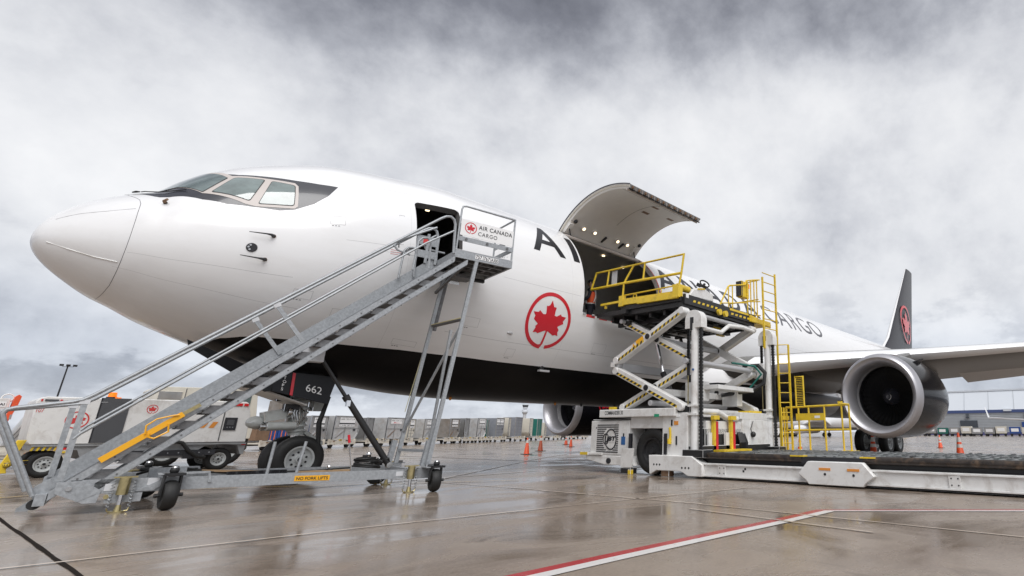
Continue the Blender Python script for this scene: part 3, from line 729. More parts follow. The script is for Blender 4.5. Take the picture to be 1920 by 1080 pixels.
for x, t in ((12.0, .80), (12.15, .62), (11.0, .86), (13.1, .7)):
    if x > 12.1 or x == 12.0: pp.add([dq(x, t, -.134), dq(x + .3, t, -.134), dq(x + .3, t + .04, -.134), dq(x, t + .04, -.134)], [(0, 1, 2, 3)], 'brown')
pp.tube([dq(12.0, .3 + k * .06, -.131) for k in range(12)], .006, 'alu_dark', 4); pp.tube([dq(AX[0] + .12, .9, -.131), dq(AX[1] - .12, .9, -.131)], .006, 'alu_dark', 4)
pp.build('liner_placard', cdoor)

# wings, tail, engines, gear
def airfoil(c, t, n=13):
    up = [(x, t * 5 * (.2969 * sqrt(x) - .126 * x - .3516 * x * x + .2843 * x ** 3 - .1036 * x ** 4)) for x in [(1 - cos(pi * i / (n - 1))) / 2 for i in range(n)]]
    return [(x * c, y * c * 1.1) for x, y in up[::-1]] + [(x * c, -y * c * .85) for x, y in up[1:-1]]
def wing(sgn):
    # stations: |y|, leading edge x, leading edge z, chord, thickness, drop of the trailing edge
    stt = [(2.2, 17.3, 3.22, 10.4, .135, .30), (3.2, 17.75, 3.30, 9.9, .13, .32), (4.5, 19.15, 3.55, 8.6, .125, .34), (8.0, 21.6, 3.82, 6.35, .115, .42), (11.65, 24.1, 4.12, 5.0, .11, .40), (17.5, 28.1, 4.75, 3.7, .105, .3), (23.3, 32.1, 5.4, 2.3, .10, .15)]
    mb = MB(); rows = []
    for y, x, z, c, t, dr in stt:
        af = airfoil(c, t); rows.append([V((x + a, sgn * y, z + b - dr * (a / c) ** 2)) for a, b in af])
    n = len(rows[0]); o = len(mb.v)
    for r in rows: mb.v += r
    for i in range(len(rows) - 1):
        for j in range(n):
            fa = (rows[i][j].x - stt[i][1]) / stt[i][3]; fb = (rows[i][(j + 1) % n].x - stt[i][1]) / stt[i][3]
            low = 12 <= j <= 22
            mb.f.append((o + i * n + j, o + (i + 1) * n + j, o + (i + 1) * n + (j + 1) % n, o + i * n + (j + 1) % n)); mb.m.append('aircraft_white' if min(fa, fb) < .055 and i > 0 else ('wing_dark' if low and i < 2 else 'wing_grey'))
    mb.f.append(tuple(o + j for j in range(n))); mb.m.append('aircraft_grey'); mb.f.append(tuple(o + (len(rows) - 1) * n + j for j in range(n))); mb.m.append('aircraft_grey')
    w = mb.build('wing', air, smooth=50)
    for ya, yb, d in ((3.4, 7.4, .42), (8.7, 16.5, .38), (17, 22, .22)):     # flaps and ailerons under the trailing edge
        def at(y):
            for a, b in zip(stt, stt[1:]):
                if y <= b[0]:
                    k = (y - a[0]) / (b[0] - a[0]); return [a[i] + (b[i] - a[i]) * k for i in range(6)]
        fm = MB(); A, B = at(ya), at(yb)
        for q in (A, B): pass
        def fp(q, f, dz): return V((q[1] + q[3] * f, sgn * q[0], q[2] - q[5] * f * f + dz))
        P = [fp(A, .74, -.14), fp(B, .74, -.11), fp(B, 1.03, -.10 - d * .3), fp(A, 1.03, -.12 - d * .3)]
        fm.prism(P, (0, 0, .045), 'aircraft_grey'); fm.build('flap', w)
    for y in (5.2,):
        q = None
        for a, b in zip(stt, stt[1:]):
            if y <= b[0]: k = (y - a[0]) / (b[0] - a[0]); q = [a[i] + (b[i] - a[i]) * k for i in range(6)]; break
        ff = MB(); ff.tube([V((q[1] + q[3] * f, sgn * y, q[2] - q[5] * f * f - dz)) for f, dz in ((.45, .30), (.6, .46), (.85, .46), (1.08, .30))], [.04, .15, .15, .03], 'aircraft_grey', 10); ff.build('flap_track_fairing', w)
    ln = MB(); ln.sphere(V((18.35, sgn * 3.55, 3.35)), .2, 'letter_grey', 14, (.7, 1.2, .6)); ln.sphere(V((18.27, sgn * 3.5, 3.34)), .1, 'glass', 12); ln.sphere(V((18.3, sgn * 3.68, 3.36)), .1, 'glass', 12); ln.build('landing_light', w)
wing(-1); wing(1)
fg = MB(); N = 20
for (xa, ya, za, ha), (xb, yb, zb, hb) in zip([(15.6, 1.5, 2.6, .3), (17, 2.45, 2.75, 1.1), (19, 2.85, 2.75, 1.25), (25, 2.9, 2.7, 1.25), (28, 2.6, 2.7, 1.1), (31, 1.2, 2.6, .4)], [(17, 2.45, 2.75, 1.1), (19, 2.85, 2.75, 1.25), (25, 2.9, 2.7, 1.25), (28, 2.6, 2.7, 1.1), (31, 1.2, 2.6, .4), (32.5, .3, 2.4, .1)]):
    for k in range(N):
        t0, t1 = 2 * pi * k / N, 2 * pi * (k + 1) / N
        f = lambda x, y, z, h, t: V((x, y * (abs(cos(t)) ** .7) * (1 if cos(t) > 0 else -1), z + h * (abs(sin(t)) ** .8) * (1 if sin(t) > 0 else -1)))
        fg.add([f(xa, ya, za, ha, t0), f(xb, yb, zb, hb, t0), f(xb, yb, zb, hb, t1), f(xa, ya, za, ha, t1)], [(0, 1, 2, 3)], 'aircraft_white' if sin(t0 + .1) > .05 else 'black_paint')
fg.build('wing_fairing', air, smooth=60)
def fin():
    mb = MB(); st2 = [(7.2, 42.9, 50.9, .42), (7.64, 43.57, 51.0, .40), (8.3, 44.6, 51.25, .38), (15.8, 51.9, 53.94, .12)]
    rows = []
    for z, xl, xt, t in st2:
        c = xt - xl; af = airfoil(c, t / c * 2.0, 13); rows.append([V((xl + a, b, z)) for a, b in af])
    n = len(rows[0]); o = len(mb.v)
    for r in rows: mb.v += r
    for i in range(3):
        for j in range(n):
            fa = (rows[i][j].x - st2[i][1]) / (st2[i][2] - st2[i][1]); fb = (rows[i][(j + 1) % n].x - st2[i][1]) / (st2[i][2] - st2[i][1])
            mb.f.append((o + i * n + j, o + (i + 1) * n + j, o + (i + 1) * n + (j + 1) % n, o + i * n + (j + 1) % n)); mb.m.append('aircraft_white' if min(fa, fb) < .01 else 'fin_grey')
    mb.f.append(tuple(o + 3 * n + j for j in range(n))); mb.m.append('fin_grey')
    f_ = mb.build('tail_fin', air, smooth=50)
    for s in (-1, 1):
        r = MB()
        C0 = V((49.35, 0, 10.0))
        for P in (LEAF, RING):
            vs, fs = tri2d(P); pts = []
            for x, y in vs:
                X, Z = C0.x + x * 1.72, C0.z + y * 1.72
                k = (Z - 8.3) / 7.5; xl = 44.6 + 7.3 * k; xt = 51.25 + 2.69 * k; c = xt - xl; u = min(1, max(0, (X - xl) / c)); t = (.38 - .26 * k) / c * 2
                h = t * 5 * (.2969 * sqrt(u) - .126 * u - .3516 * u * u + .2843 * u ** 3 - .1036 * u ** 4) * c * 1.1
                pts.append((X, s * (h + .012), Z))
            r.add(pts, fs, 'red_paint')
        r.build('maple_leaf_roundel', f_, recalc=False)
        stb = MB(); stb.prism([(47.2, s * .9, 6.1), (52.0, s * .9, 6.0), (54.2, s * 9.3, 6.9), (52.2, s * 9.3, 6.95)], (0, 0, .22), 'aircraft_grey'); stb.build('tailplane', air, bevel=.05)
fin()
def engine(y0, x0=18.3, z0=2.18):
    root = MB(); c = (x0, y0, z0)
    prof = [(.70, .985), (.45, .99), (.26, 1.03), (.12, 1.09), (.03, 1.16), (0, 1.21), (.03, 1.26), (.10, 1.31), (.22, 1.345), (.32, 1.36)]
    prof2 = [(.32, 1.362), (.8, 1.40), (1.4, 1.44), (2.2, 1.465), (3.0, 1.43), (3.8, 1.29), (4.4, 1.12), (4.75, 1.0), (4.72, .97), (3.8, .92)]
    root.lathe(c, (1, 0, 0), prof2, 'black_gloss', 56)
    for q in root.v:
        if q.z < z0: q.z = z0 + (q.z - z0) * (1 - .07 * min(1, max(0, (q.x - x0 - .32) / 1.2)))
    root.lathe(c, (1, 0, 0), [(3.4, .74), (4.5, .70), (5.3, .56), (5.9, .44), (5.88, .40), (5.2, .3)], 'steel', 40); root.lathe(c, (1, 0, 0), [(5.3, .3), (6.3, .06), (6.32, .001)], 'dark_steel', 24)
    nac = root.build('engine_nacelle', air, smooth=50)
    lp = MB(); lp.lathe(c, (1, 0, 0), prof, 'lip_metal', 64); lp.build('inlet_lip', nac, smooth=60)
    du = MB(); du.lathe(c, (1, 0, 0), [(.70, .985), (.85, .99), (.95, 1.0)], 'aircraft_grey', 56); du.lathe(c, (1, 0, 0), [(.95, 1.0), (1.4, 1.03), (1.75, 1.03), (1.75, .01)], 'letter_black', 56); du.build('inlet_duct', nac, smooth=40)
    fb = MB(); P = []
    for r, tw, ch in ((.28, .5, .14), (.6, .85, .18), (1.01, 1.1, .22)):
        for sg in (-1, 1):
            a = sg * ch * sin(tw) / (2 * r) + .22 * (r - .3); P.append(V((x0 + 1.32 + sg * ch * cos(tw) / 2, y0 + cos(a) * r, z0 + sin(a) * r)))
    fb.add(P, [(0, 1, 3, 2), (2, 3, 5, 4)], 'dark_steel'); b0 = fb.build('fan_blade', nac, smooth=60); cl = V(c) - air.location
    for k in range(1, 38):
        q = b0.copy(); COL.objects.link(q); q.parent = nac; q.matrix_local = Matrix.Translation(cl) @ Matrix.Rotation(2 * pi * k / 38, 4, 'X') @ Matrix.Translation(-cl)
    sp_ = MB(); sp_.lathe((x0 + .85, y0, z0), (1, 0, 0), [(0, .001), (.04, .07), (.12, .14), (.28, .24), (.5, .32)], 'mask_grey', 28)
    sp_.tube([(x0 + .85 + .05 + .006 * k, y0 + cos(k * .5) * (.05 + .009 * k), z0 + sin(k * .5) * (.05 + .009 * k)) for k in range(10)], .010, 'liner', 5); sp_.build('spinner', nac, smooth=60)
    py = MB(); s = 1 if y0 > 0 else -1
    py.prism([(x0 + 1.7, y0 - .22, z0 + 1.34), (x0 + 3.3, y0 - .22, z0 + 1.70), (x0 + 5.2, y0 - .22, z0 + 1.9), (x0 + 7.4, y0 - .22, z0 + 1.2), (x0 + 5.5, y0 - .22, z0 + .5), (x0 + 4.2, y0 - .22, z0 + .8)], (0, .44, 0), 'wing_grey'); py.build('pylon', nac, bevel=.06)
    for sd in (-1, 1):
        stv = MB(); a = RAD(50) if sd > 0 else RAD(130)
        stv.prism([(x0 + 1.0, y0 + cos(a) * 1.39, z0 + sin(a) * 1.39), (x0 + 1.9, y0 + cos(a) * 1.42, z0 + sin(a) * 1.42), (x0 + 1.85, y0 + cos(a) * 1.66, z0 + sin(a) * 1.64)], (0, .02, .02), 'black_gloss'); stv.build('strake', nac)
        r = MB()
        for P in (LEAF, RING):
            vs, fs = tri2d(P)
            pts = []
            for x, y in vs:
                X = 1.75 + x * .52; th = .12 + y * .52 / 1.4; R_ = 1.475; pts.append((x0 + X, y0 - sd * cos(th) * R_, z0 + sin(th) * R_ ))
            r.add(pts, fs, 'red_paint')
        if sd == s: r.build('maple_leaf_roundel', nac, recalc=False)
engine(-7.91); engine(7.91)
def wheel(mb_t, mb_r, c, R, w, ax=(0, 1, 0), rim_r=.55, n=40, hubm='wheel_grey'):
    """tyre into mb_t, rim into mb_r; the disc side faces both ways"""
    h = w / 2
    mb_t.lathe(c, ax, [(-h * .8, R * rim_r), (-h, R * .68), (-h, R * .82), (-h * .82, R * .95), (-h * .45, R), (-h * .42, R * .985), (-h * .2, R * .985), (-h * .17, R), (h * .17, R), (h * .2, R * .985), (h * .42, R * .985), (h * .45, R), (h * .82, R * .95), (h, R * .82), (h, R * .68), (h * .8, R * rim_r)], 'rubber', n)
    for s in (-1, 1):
        A = V(ax) * s
        mb_r.lathe(c, A, [(h * .55, .02), (h * .98, .03), (h * .98, R * .13), (h * .62, R * .16), (h * .50, R * .36), (h * .60, R * .46), (h * .88, R * .50), (h * .92, R * (rim_r + .02)), (h * .7, R * (rim_r + .01))], hubm, n)
        mb_r.lathe(c, A, [(h * .99, .001), (h * .995, R * .10)], 'letter_black', 16)
        c2 = V(c) + A * h * .52; ref = V((0, 0, 1)); x = A.cross(ref).normalized()
        for k in range(9):
            a = 2 * pi * k / 9; q = c2 + (x * cos(a) + ref * sin(a)) * R * .30; mb_r.cyl(q, q + A * .008, R * .05, 'dark_steel', 8)
def gear_wheel(par, c, R, w, **k):
    t, r = MB(), MB(); wheel(t, r, c, R, w, **k); o = t.build('wheel', par, smooth=50); r.build('rim', o, smooth=40); return o
NX = 4.78
ng = MB(); ng.cyl((NX, 0, .47), (NX - .02, 0, 1.05), .085, 'chrome', 18); ng.cyl((NX - .02, 0, .95), (NX - .06, 0, 2.2), .145, 'gear_grey', 22)
for z, r, h in ((1.02, .17, .06), (1.12, .19, .05), (1.22, .18, .09), (1.38, .175, .04), (1.46, .185, .06), (1.62, .17, .05), (1.72, .21, .16)): ng.cyl((NX - .03, 0, z), (NX - .035, 0, z + h), r, 'gear_grey', 22)
ng.cyl((NX, -.42, .47), (NX, .42, .47), .07, 'gear_grey', 14)
ng.bar((NX + .12, 0, 1.02), (NX + .50, 0, .78), .10, .08, 'gear_grey'); ng.bar((NX + .50, 0, .80), (NX + .10, 0, .50), .12, .08, 'gear_grey')
for sg in (-1, 1):
    ng.cyl((NX - .10, sg * .14, 1.14), (NX - .62, sg * .16, 1.12), .085, 'gear_grey', 16); ng.cyl((NX - .62, sg * .16, 1.12), (NX - .72, sg * .16, 1.12), .055, 'steel', 12)
ng.sphere((NX - .78, -.05, 1.20), .14, 'gear_grey', 12, (1.2, 1, .9)); ng.box((NX - .42, -.05, 1.36), (.55, .28, .20), 'gear_grey', Matrix.Rotation(RAD(-12), 3, 'Y'))
ng.box((NX + .27, -.02, 1.62), (.22, .26, .34), 'gear_grey'); ng.box((NX - .25, -.16, 1.50), (.28, .14, .16), 'dark_steel'); ng.box((NX - .3, .1, 1.66), (.35, .1, .05), 'dark_steel')
for sg in (-1, 1): ng.lathe((NX - .22, sg * .20, 1.40), (-1, 0, .1), [(0, .03), (.02, .09), (.09, .095), (.095, .001)], 'steel', 14)
for k in range(7): ng.tube([(NX - .16 + .02 * k, -.17, 1.66 - .03 * k), (NX - .26 + .05 * k, -.24, 1.40), (NX + .02 * k - .1, -.18, 1.08 + .03 * k)], .011, 'letter_black' if k % 3 else 'zinc_gold', 5)
ng.cyl((NX - .06, 0, 1.9), (NX - 1.35, 0, 2.25), .07, 'gear_grey', 12)
gear = ng.build('nose_gear', air, bevel=.006)
for sg in (-1, 1): gear_wheel(gear, (NX, sg * .30, .47), .47, .34)
tw = MB(); tw.tube([(NX + .36, -.34, 1.75), (NX + .24, -.40, 1.2), (NX + .30, -.42, .74)], [.035, .05, .04], 'rubber', 6); tw.build('tow_strap', gear)
# nose gear doors
def gdoor(sg):
    d = MB(); P = [(4.00, sg * .52, 2.22), (4.0, sg * .58, 1.80), (5.03, sg * .60, 1.58), (5.16, sg * .54, 2.16)]
    q = [V(p) for p in P]; d.prism(q, (0, -.035 * sg if sg > 0 else .035, 0), 'door_black')
    o = d.build('nose_gear_door', air, bevel=.006)
    if sg < 0:
        ux = (q[2] - q[1]).normalized(); uy = (q[0] - q[1]).normalized(); nrm = ux.cross(uy); nrm = nrm if nrm.y < 0 else -nrm; e = nrm * .022
        m_ = MB(); text(m_, '662', q[1] + ux * .60 + uy * .155 + e, ux, uy, 'placard', w=.31, bold=.0)
        for i, ch in enumerate('ETOPS'): text(m_, ch, q[1] + ux * (.17 - .004 * i) + uy * (.365 - i * .078) + e, ux, uy, 'placard', h=.060, bold=.01)
        s0 = q[1] + ux * .32 + e; m_.add([s0, s0 + ux * .055, s0 + ux * .055 + uy * .46, s0 + uy * .46], [(0, 1, 2, 3)], 'red_paint')
        m_.build('lettering', o, recalc=False)
gdoor(-1); gdoor(1)
fd = MB(); fd.prism([(2.55, -.5, 2.66), (4.0, -.56, 2.08), (4.0, -.56, 1.80), (3.9, -.56, 1.78), (2.6, -.5, 2.52)], (0, .03, 0), 'black_paint'); fd.build('nose_gear_door', air)
fd = MB(); fd.prism([(3.62, -.45, 1.90), (4.72, -.45, 1.54), (4.72, .45, 1.54), (3.62, .45, 1.90)], (0.0, 0, .03), 'liner'); fd.build('nose_gear_door', air)
def main_gear(sg):
    y = sg * 4.65; mb = MB()
    mb.cyl((27.3, y, .62), (27.2, y, 1.5), .14, 'chrome', 16); mb.cyl((27.2, y, 1.3), (27.0, y - sg * .35, 3.0), .21, 'gear_grey', 18)
    mb.bar((26.5, y, .60), (28.1, y, .60), .24, .26, 'gear_grey')
    for x in (26.6, 28.0): mb.cyl((x, y - .62, .57), (x, y + .62, .57), .1, 'gear_grey', 14)
    mb.bar((27.1, y, 2.2), (26.0, y - sg * 1.6, 3.0), .16, .16, 'gear_grey'); mb.box((27.2, y + sg * .45, 2.0), (1.1, .05, 1.5), 'aircraft_white')
    o = mb.build('main_gear', air)
    for x in (26.6, 28.0):
        for s in (-1, 1): gear_wheel(o, (x, y + s * .57, .57), .57, .42, n=28)
main_gear(-1); main_gear(1)
an = MB(); an.prism([(27.6, -.02, 7.23), (28.3, -.02, 7.23), (28.15, -.02, 7.55), (27.95, -.02, 7.55)], (0, .04, 0), 'aircraft_white'); an.build('blade_antenna', air)

# small access panels and stencils on the port flank
for x0, x1, p0, p1 in ((3.6, 3.9, 1.98, 2.06), (4.3, 5.0, 2.10, 2.24), (6.9, 7.3, 1.98, 2.06), (7.5, 7.75, 1.30, 1.38), (8.3, 8.55, 2.2, 2.28), (3.9, 4.15, 1.28, 1.36), (11.0, 11.5, 2.02, 2.12), (6.75, 6.95, 1.2, 1.27), (5.6, 6.1, 2.28, 2.33)):
    q = MB(); cs_ = [(x0, p0), (x1, p0), (x1, p1), (x0, p1)]
    for a_1, b_1 in zip(cs_, cs_[1:] + cs_[:1]): q.tube([FP(a_1[0] + (b_1[0] - a_1[0]) * k / 4, a_1[1] + (b_1[1] - a_1[1]) * k / 4, .0005) for k in range(5)], .0028, 'aircraft_grey', 4)
    for k in range(3): conform(q, [(x0 + .03 + k * .05, p1 + .012), (x0 + .06 + k * .05, p1 + .012), (x0 + .06 + k * .05, p1 + .018), (x0 + .03 + k * .05, p1 + .018)], .003, 'letter_grey', .2, .1)
    q.build('access_panel', air)
# ------------------------------------------------------------------ mobile boarding stairs
SO = V((1.81, -3.25, 0)); su = V((3.56, -.55, 0)).normalized(); sw = V((-su.y, su.x, 0))
stairs = thing('boarding_stairs', 'galvanised steel mobile stairs reaching up to the open crew door of the aircraft', 'stairs', SO, atan2(su.y, su.x))
def Q(u, w, z): return SO + su * u + sw * w + V((0, 0, z))
def sbox(mb, a, b, m):
    (u0, w0, z0), (u1, w1, z1) = a, b
    vs = [Q(u, w, z) for u in (u0, u1) for w in (w0, w1) for z in (z0, z1)]
    return mb.add(vs, [(0, 1, 3, 2), (4, 6, 7, 5), (0, 4, 5, 1), (2, 3, 7, 6), (0, 2, 6, 4), (1, 5, 7, 3)], m)
def up_z(u): return .35 + .913 * (u + .62)
def lo_z(u): return .39 + .920 * (u + .26)
def chan(mb, u0, u1, f, h, w0, w1, m, lip=True):
    vs = [Q(u, w, f(u) - d) for u in (u0, u1) for w in (w0, w1) for d in (0, h)]
    mb.add(vs, [(0, 1, 3, 2), (4, 6, 7, 5), (0, 4, 5, 1), (2, 3, 7, 6), (0, 2, 6, 4), (1, 5, 7, 3)], m)
    return mb
SW = 1.0
for w0, sg in ((0, 1), (SW, -1)):
    mb = MB(); t = .045 * sg
    chan(mb, -.66 - (.3 if sg < 0 else 0), 3.88, up_z, .135, w0, w0 + .012 * sg, 'galv'); chan(mb, -.66, 3.88, up_z, .012, w0, w0 + t, 'galv'); chan(mb, -.66, 3.88, lambda u: up_z(u) - .123, .012, w0, w0 + t, 'galv')
    if sg < 0: chan(mb, -.8, 3.84, lambda u: up_z(u) + .24, .25, w0 - .005, w0 + .006, 'galv')
    for k in range(16):
        u = -.45 + k * .285; mb.cyl(Q(u, w0 - .006 * sg, up_z(u) - .07), Q(u, w0 + .002 * sg, up_z(u) - .07), .013, 'galv_dark', 8)
    mb.build('stringer', stairs)
    mb = MB(); chan(mb, -.28, 4.14, lo_z, .125, w0, w0 + .012 * sg, 'galv'); chan(mb, -.28, 4.14, lo_z, .012, w0, w0 + t, 'galv'); chan(mb, -.28, 4.14, lambda u: lo_z(u) - .113, .012, w0, w0 + t, 'galv')
    for k in range(16):
        u = -.1 + k * .27; mb.cyl(Q(u, w0 - .006 * sg, lo_z(u) - .06), Q(u, w0 + .002 * sg, lo_z(u) - .06), .012, 'galv_dark', 8)
    mb.build('stringer', stairs)
NT = 17
for k in range(NT):
    u = -.40 + k * (4.15 / NT); z = up_z(u) - .115
    mb = MB(); sbox(mb, (u, .05, z - .015), (u + .27, SW - .05, z), 'galv_dark'); sbox(mb, (u, .05, z - .035), (u + .02, SW - .05, z), 'galv'); sbox(mb, (u + .25, .05, z - .035), (u + .27, SW - .05, z), 'galv_dark')
    for w in (.035, SW - .05):
        P = [Q(u + .02, w, z - .05), Q(u + .27, w, z - .05), Q(u + .28, w, z + .07), Q(u + .10, w, z + .07)]; mb.prism(P, sw * .012, 'galv_dark')
    mb.build('tread', stairs)
def rail(w, nm='handrail'):
    mb = MB(); r = .026; mz = .10 if w > .5 else 0
    s = -.14 if w > .5 else 0
    mb.tube([Q(-.79 + s, w, .25), Q(-1.235 + s, w, 1.16), Q(-1.262 + s, w, 1.235), Q(-1.24 + s, w, 1.285), Q(-1.17 + s, w, 1.31), Q(-.70, w, 1.40), Q(-.62, w, 1.43), Q(-.54, w, 1.49), Q(3.50, w, 5.16), Q(3.60, w, 5.235), Q(3.69, w, 5.255), Q(3.765, w, 5.21), Q(3.80, w, 5.12), Q(3.84, w, 4.50)], r, 'galv', 10)
    mb.tube([Q(-.60, w, .93 + mz), Q(-.55, w, 1.0 + mz), Q(3.30, w, 4.59 + mz), Q(3.80, w, 4.98)], .019, 'galv', 8)
    o = mb.build(nm, stairs)
    for (ua, za), (ub, zb) in (((-.60 + s, 1.42 + s * .2), (-.60 + s, .42)), ((1.17 + s, 3.02 + s * .91), (1.64 + s, 2.45 + s * .91))):
        p = MB(); p.bar(Q(ua, w, za), Q(ub, w, zb), .022, .062, 'galv', up=su); p.bar(Q(ua, w, za + .01), Q(ua + (ub - ua) * .08, w, za - .05), .035, .10, 'galv_light', up=su); p.build('rail_post', o)
rail(.02); rail(SW - .02)
hp = MB()
for w in (.10, SW - .06): hp.tube([Q(3.15, w, 4.02), Q(3.18, w, 4.62), Q(3.24, w, 4.70), Q(3.34, w, 4.72), Q(3.40, w, 4.66), Q(3.44, w, 4.1)], .022, 'galv', 8)
hp.tube([Q(3.30, SW - .06, 4.55), Q(3.05, SW - .06, 4.60), Q(2.98, SW - .06, 4.68), Q(3.02, SW - .06, 4.78), Q(3.25, SW - .06, 4.95), Q(3.75, SW - .06, 5.28)], .022, 'galv', 8)
hp.tube([Q(3.78, SW, 5.12), Q(3.62, SW, 4.98), Q(3.55, SW, 4.88), Q(3.6, SW, 4.78), Q(3.85, SW, 4.76), Q(4.0, SW, 4.76)], .02, 'galv', 8)
hp.build('gate_hoop', stairs)
gt = MB(); sbox(gt, (3.42, .96, 4.56), (3.82, .985, 4.72), 'galv'); sbox(gt, (3.42, .96, 4.84), (3.82, .985, 5.04), 'galv')
for u in (3.42, 3.62, 3.82): gt.bar(Q(u, .97, 4.45), Q(u, .97, 5.10), .03, .05, 'galv', up=su)
sbox(gt, (3.52, .95, 4.88), (3.62, .958, 4.98), 'red_faded'); gt.build('side_gate', stairs)
# platform
pf = MB(); sbox(pf, (3.86, 0, 4.43), (5.10, .045, 4.60), 'galv'); sbox(pf, (3.86, 1.30, 4.43), (5.10, 1.345, 4.60), 'galv'); sbox(pf, (5.06, .045, 4.43), (5.10, 1.30, 4.60), 'galv'); sbox(pf, (3.86, .045, 4.43), (3.90, 1.30, 4.56), 'galv')
sbox(pf, (3.90, .045, 4.53), (5.06, 1.30, 4.55), 'galv_dark')
for w in (.3, .6, .95): sbox(pf, (3.92, w, 4.44), (5.05, w + .05, 4.53), 'galv_dark')
for u in (4.15, 4.5, 4.8): sbox(pf, (u, .05, 4.46), (u + .04, 1.29, 4.53), 'galv_dark')
sbox(pf, (3.86, -.004, 4.595), (5.10, .05, 4.605), 'galv_light')
P_ = pf.build('platform', stairs)
bp = MB(); sbox(bp, (3.75, 1.345, 4.36), (5.10, 1.43, 4.54), 'rubber'); sbox(bp, (3.86, 1.0, 4.30), (4.7, 1.40, 4.36), 'galv_dark'); bp.build('bumper', P_)
tx = MB(); tx.add([Q(4.28, -.006, 4.475), Q(4.78, -.006, 4.475), Q(4.78, -.006, 4.565), Q(4.28, -.006, 4.565)], [(0, 1, 2, 3)], 'placard')
for s_, u, w_ in (('757', 4.29, .13), ('767', 4.46, .13), ('A300', 4.62, .15)): text(tx, s_, Q(u, -.010, 4.482), su, V((0, 0, 1)), 'letter_black', w=w_, h=.075, bold=.01)
for u in (4.442, 4.605): tx.add([Q(u, -.010, 4.475), Q(u + .008, -.010, 4.475), Q(u + .008, -.010, 4.565), Q(u, -.010, 4.565)], [(0, 1, 2, 3)], 'letter_black')
tx.build('number_plate', P_, recalc=False)
gr = MB(); r = .02
gr.tube([Q(3.88, .02, 4.5), Q(3.89, .02, 5.48), Q(3.91, .02, 5.55), Q(3.98, .02, 5.57), Q(5.07, .02, 5.56), Q(5.07, .95, 5.56)], r, 'galv', 8); gr.tube([Q(5.08, .02, 4.5), Q(5.075, .02, 5.55)], r, 'galv', 8); gr.tube([Q(5.07, .95, 5.56), Q(5.07, .95, 4.5)], r, 'galv', 8)
sbox(gr, (3.88, .01, 4.80), (5.08, .025, 4.90), 'galv'); sbox(gr, (5.07, .02, 4.80), (5.08, .95, 4.90), 'galv'); sbox(gr, (5.07, .02, 5.05), (5.078, .95, 5.15), 'galv')
for u in (4.05, 4.5, 4.95): gr.cyl(Q(u, .012, 4.85), Q(u, -.005, 4.85), .03, 'galv_dark', 8)
G_ = gr.build('guard_rail', stairs)
sg_ = MB(); sbox(sg_, (3.91, .0, 4.92), (5.06, .012, 5.275), 'placard'); SG = sg_.build('sign_panel', G_)
e = -.004; tx = MB(); roundel(tx, Q(4.115, e, 5.11), su, V((0, 0, 1)), .125, 'red_paint'); tx.build('maple_leaf_roundel', SG, recalc=False); tx = MB()
text(tx, 'AIR CANADA', Q(4.28, e, 5.125), su, V((0, 0, 1)), 'letter_black', w=.75, h=.092, bold=.012, spacing=1.1); text(tx, 'CARGO', Q(4.28, e, 4.985), su, V((0, 0, 1)), 'letter_black', w=.42, h=.085, spacing=1.12)
tx.build('lettering', SG, recalc=False)
# tower
tf = MB()
for w, ut, zt, ub in ((.03, 4.33, 4.44, 3.905), (1.22, 4.15, 4.40, 3.73)):
    tf.bar(Q(ut, w, zt), Q(ub, w, .44), .07, .055, 'galv', up=sw)
tf.bar(Q(4.02, .08, 2.95), Q(3.98, .30, .85), .045, .045, 'galv', up=su)
tf.bar(Q(4.18, .05, 3.05), Q(3.78, 1.20, 1.02), .055, .03, 'galv', up=su); tf.bar(Q(3.93, .05, .68), Q(3.75, 1.20, .68), .04, .05, 'galv')
tf.bar(Q(4.19, .02, 3.18), Q(4.05, 1.26, 3.18), .10, .03, 'galv_dark'); tf.bar(Q(4.14, .0, 3.20), Q(4.00, 1.26, 3.20), .012, .02, 'rope')
for u, w in ((3.90, .12), (3.66, 1.28)): tf.bar(Q(u - .05, w, .42), Q(u + .01, w, .86), .09, .09, 'galv', up=su)
tf.bar(Q(4.0, 1.2, 3.9), Q(4.1, .1, 4.3), .05, .05, 'galv_dark'); tf.bar(Q(4.25, 1.3, 4.42), Q(4.12, 1.3, 3.1), .06, .05, 'galv_dark', up=sw)
tf.build('support_frame', stairs)
rp_ = MB(); rp_.tube([Q(4.02, 1.24, 3.2), Q(3.76, 1.24, 1.4)], .007, 'rope', 5); rp_.build('pull_rope', stairs)
# chassis
ch = MB()
for w in (0, 1.72):
    vs = [Q(u, w + d, z) for u, z0, z1 in ((-.50, .24, .42), (3.78, .235, .375)) for d in (0, .07) for z in (z0, z1)]
    ch.add(vs, [(0, 1, 3, 2), (4, 6, 7, 5), (0, 4, 5, 1), (2, 3, 7, 6), (0, 2, 6, 4), (1, 5, 7, 3)], 'galv')
    ch.prism([Q(-.62, w - .012, .40), Q(-.40, w - .012, .41), Q(-.20, w - .012, .28), Q(-.22, w - .012, .13), Q(-.34, w - .012, .13), Q(-.62, w - .012, .27)], sw * .012, 'galv'); sbox(ch, (-.15, w - .01, .12), (.20, w + .05, .235), 'galv')
    ch.prism([Q(-.44, w - .014, .34), Q(-.30, w - .014, .36), Q(-.24, w - .014, .24), Q(-.40, w - .014, .15)], sw * -.002, 'galv')
    ch.prism([Q(.12, w - .02, .25), Q(.50, w - .02, .475), Q(.86, w - .02, .475), Q(.90, w - .02, .32), Q(.86, w - .02, .32), Q(.84, w - .02, .45), Q(.52, w - .02, .44), Q(.30, w - .02, .25)], sw * .03, 'galv')
    ch.cyl(Q(-.50, w - .03, .32), Q(-.50, w, .32), .03, 'steel', 10); ch.cyl(Q(-.14, w - .03, .20), Q(-.14, w, .20), .03, 'zinc_gold', 10)
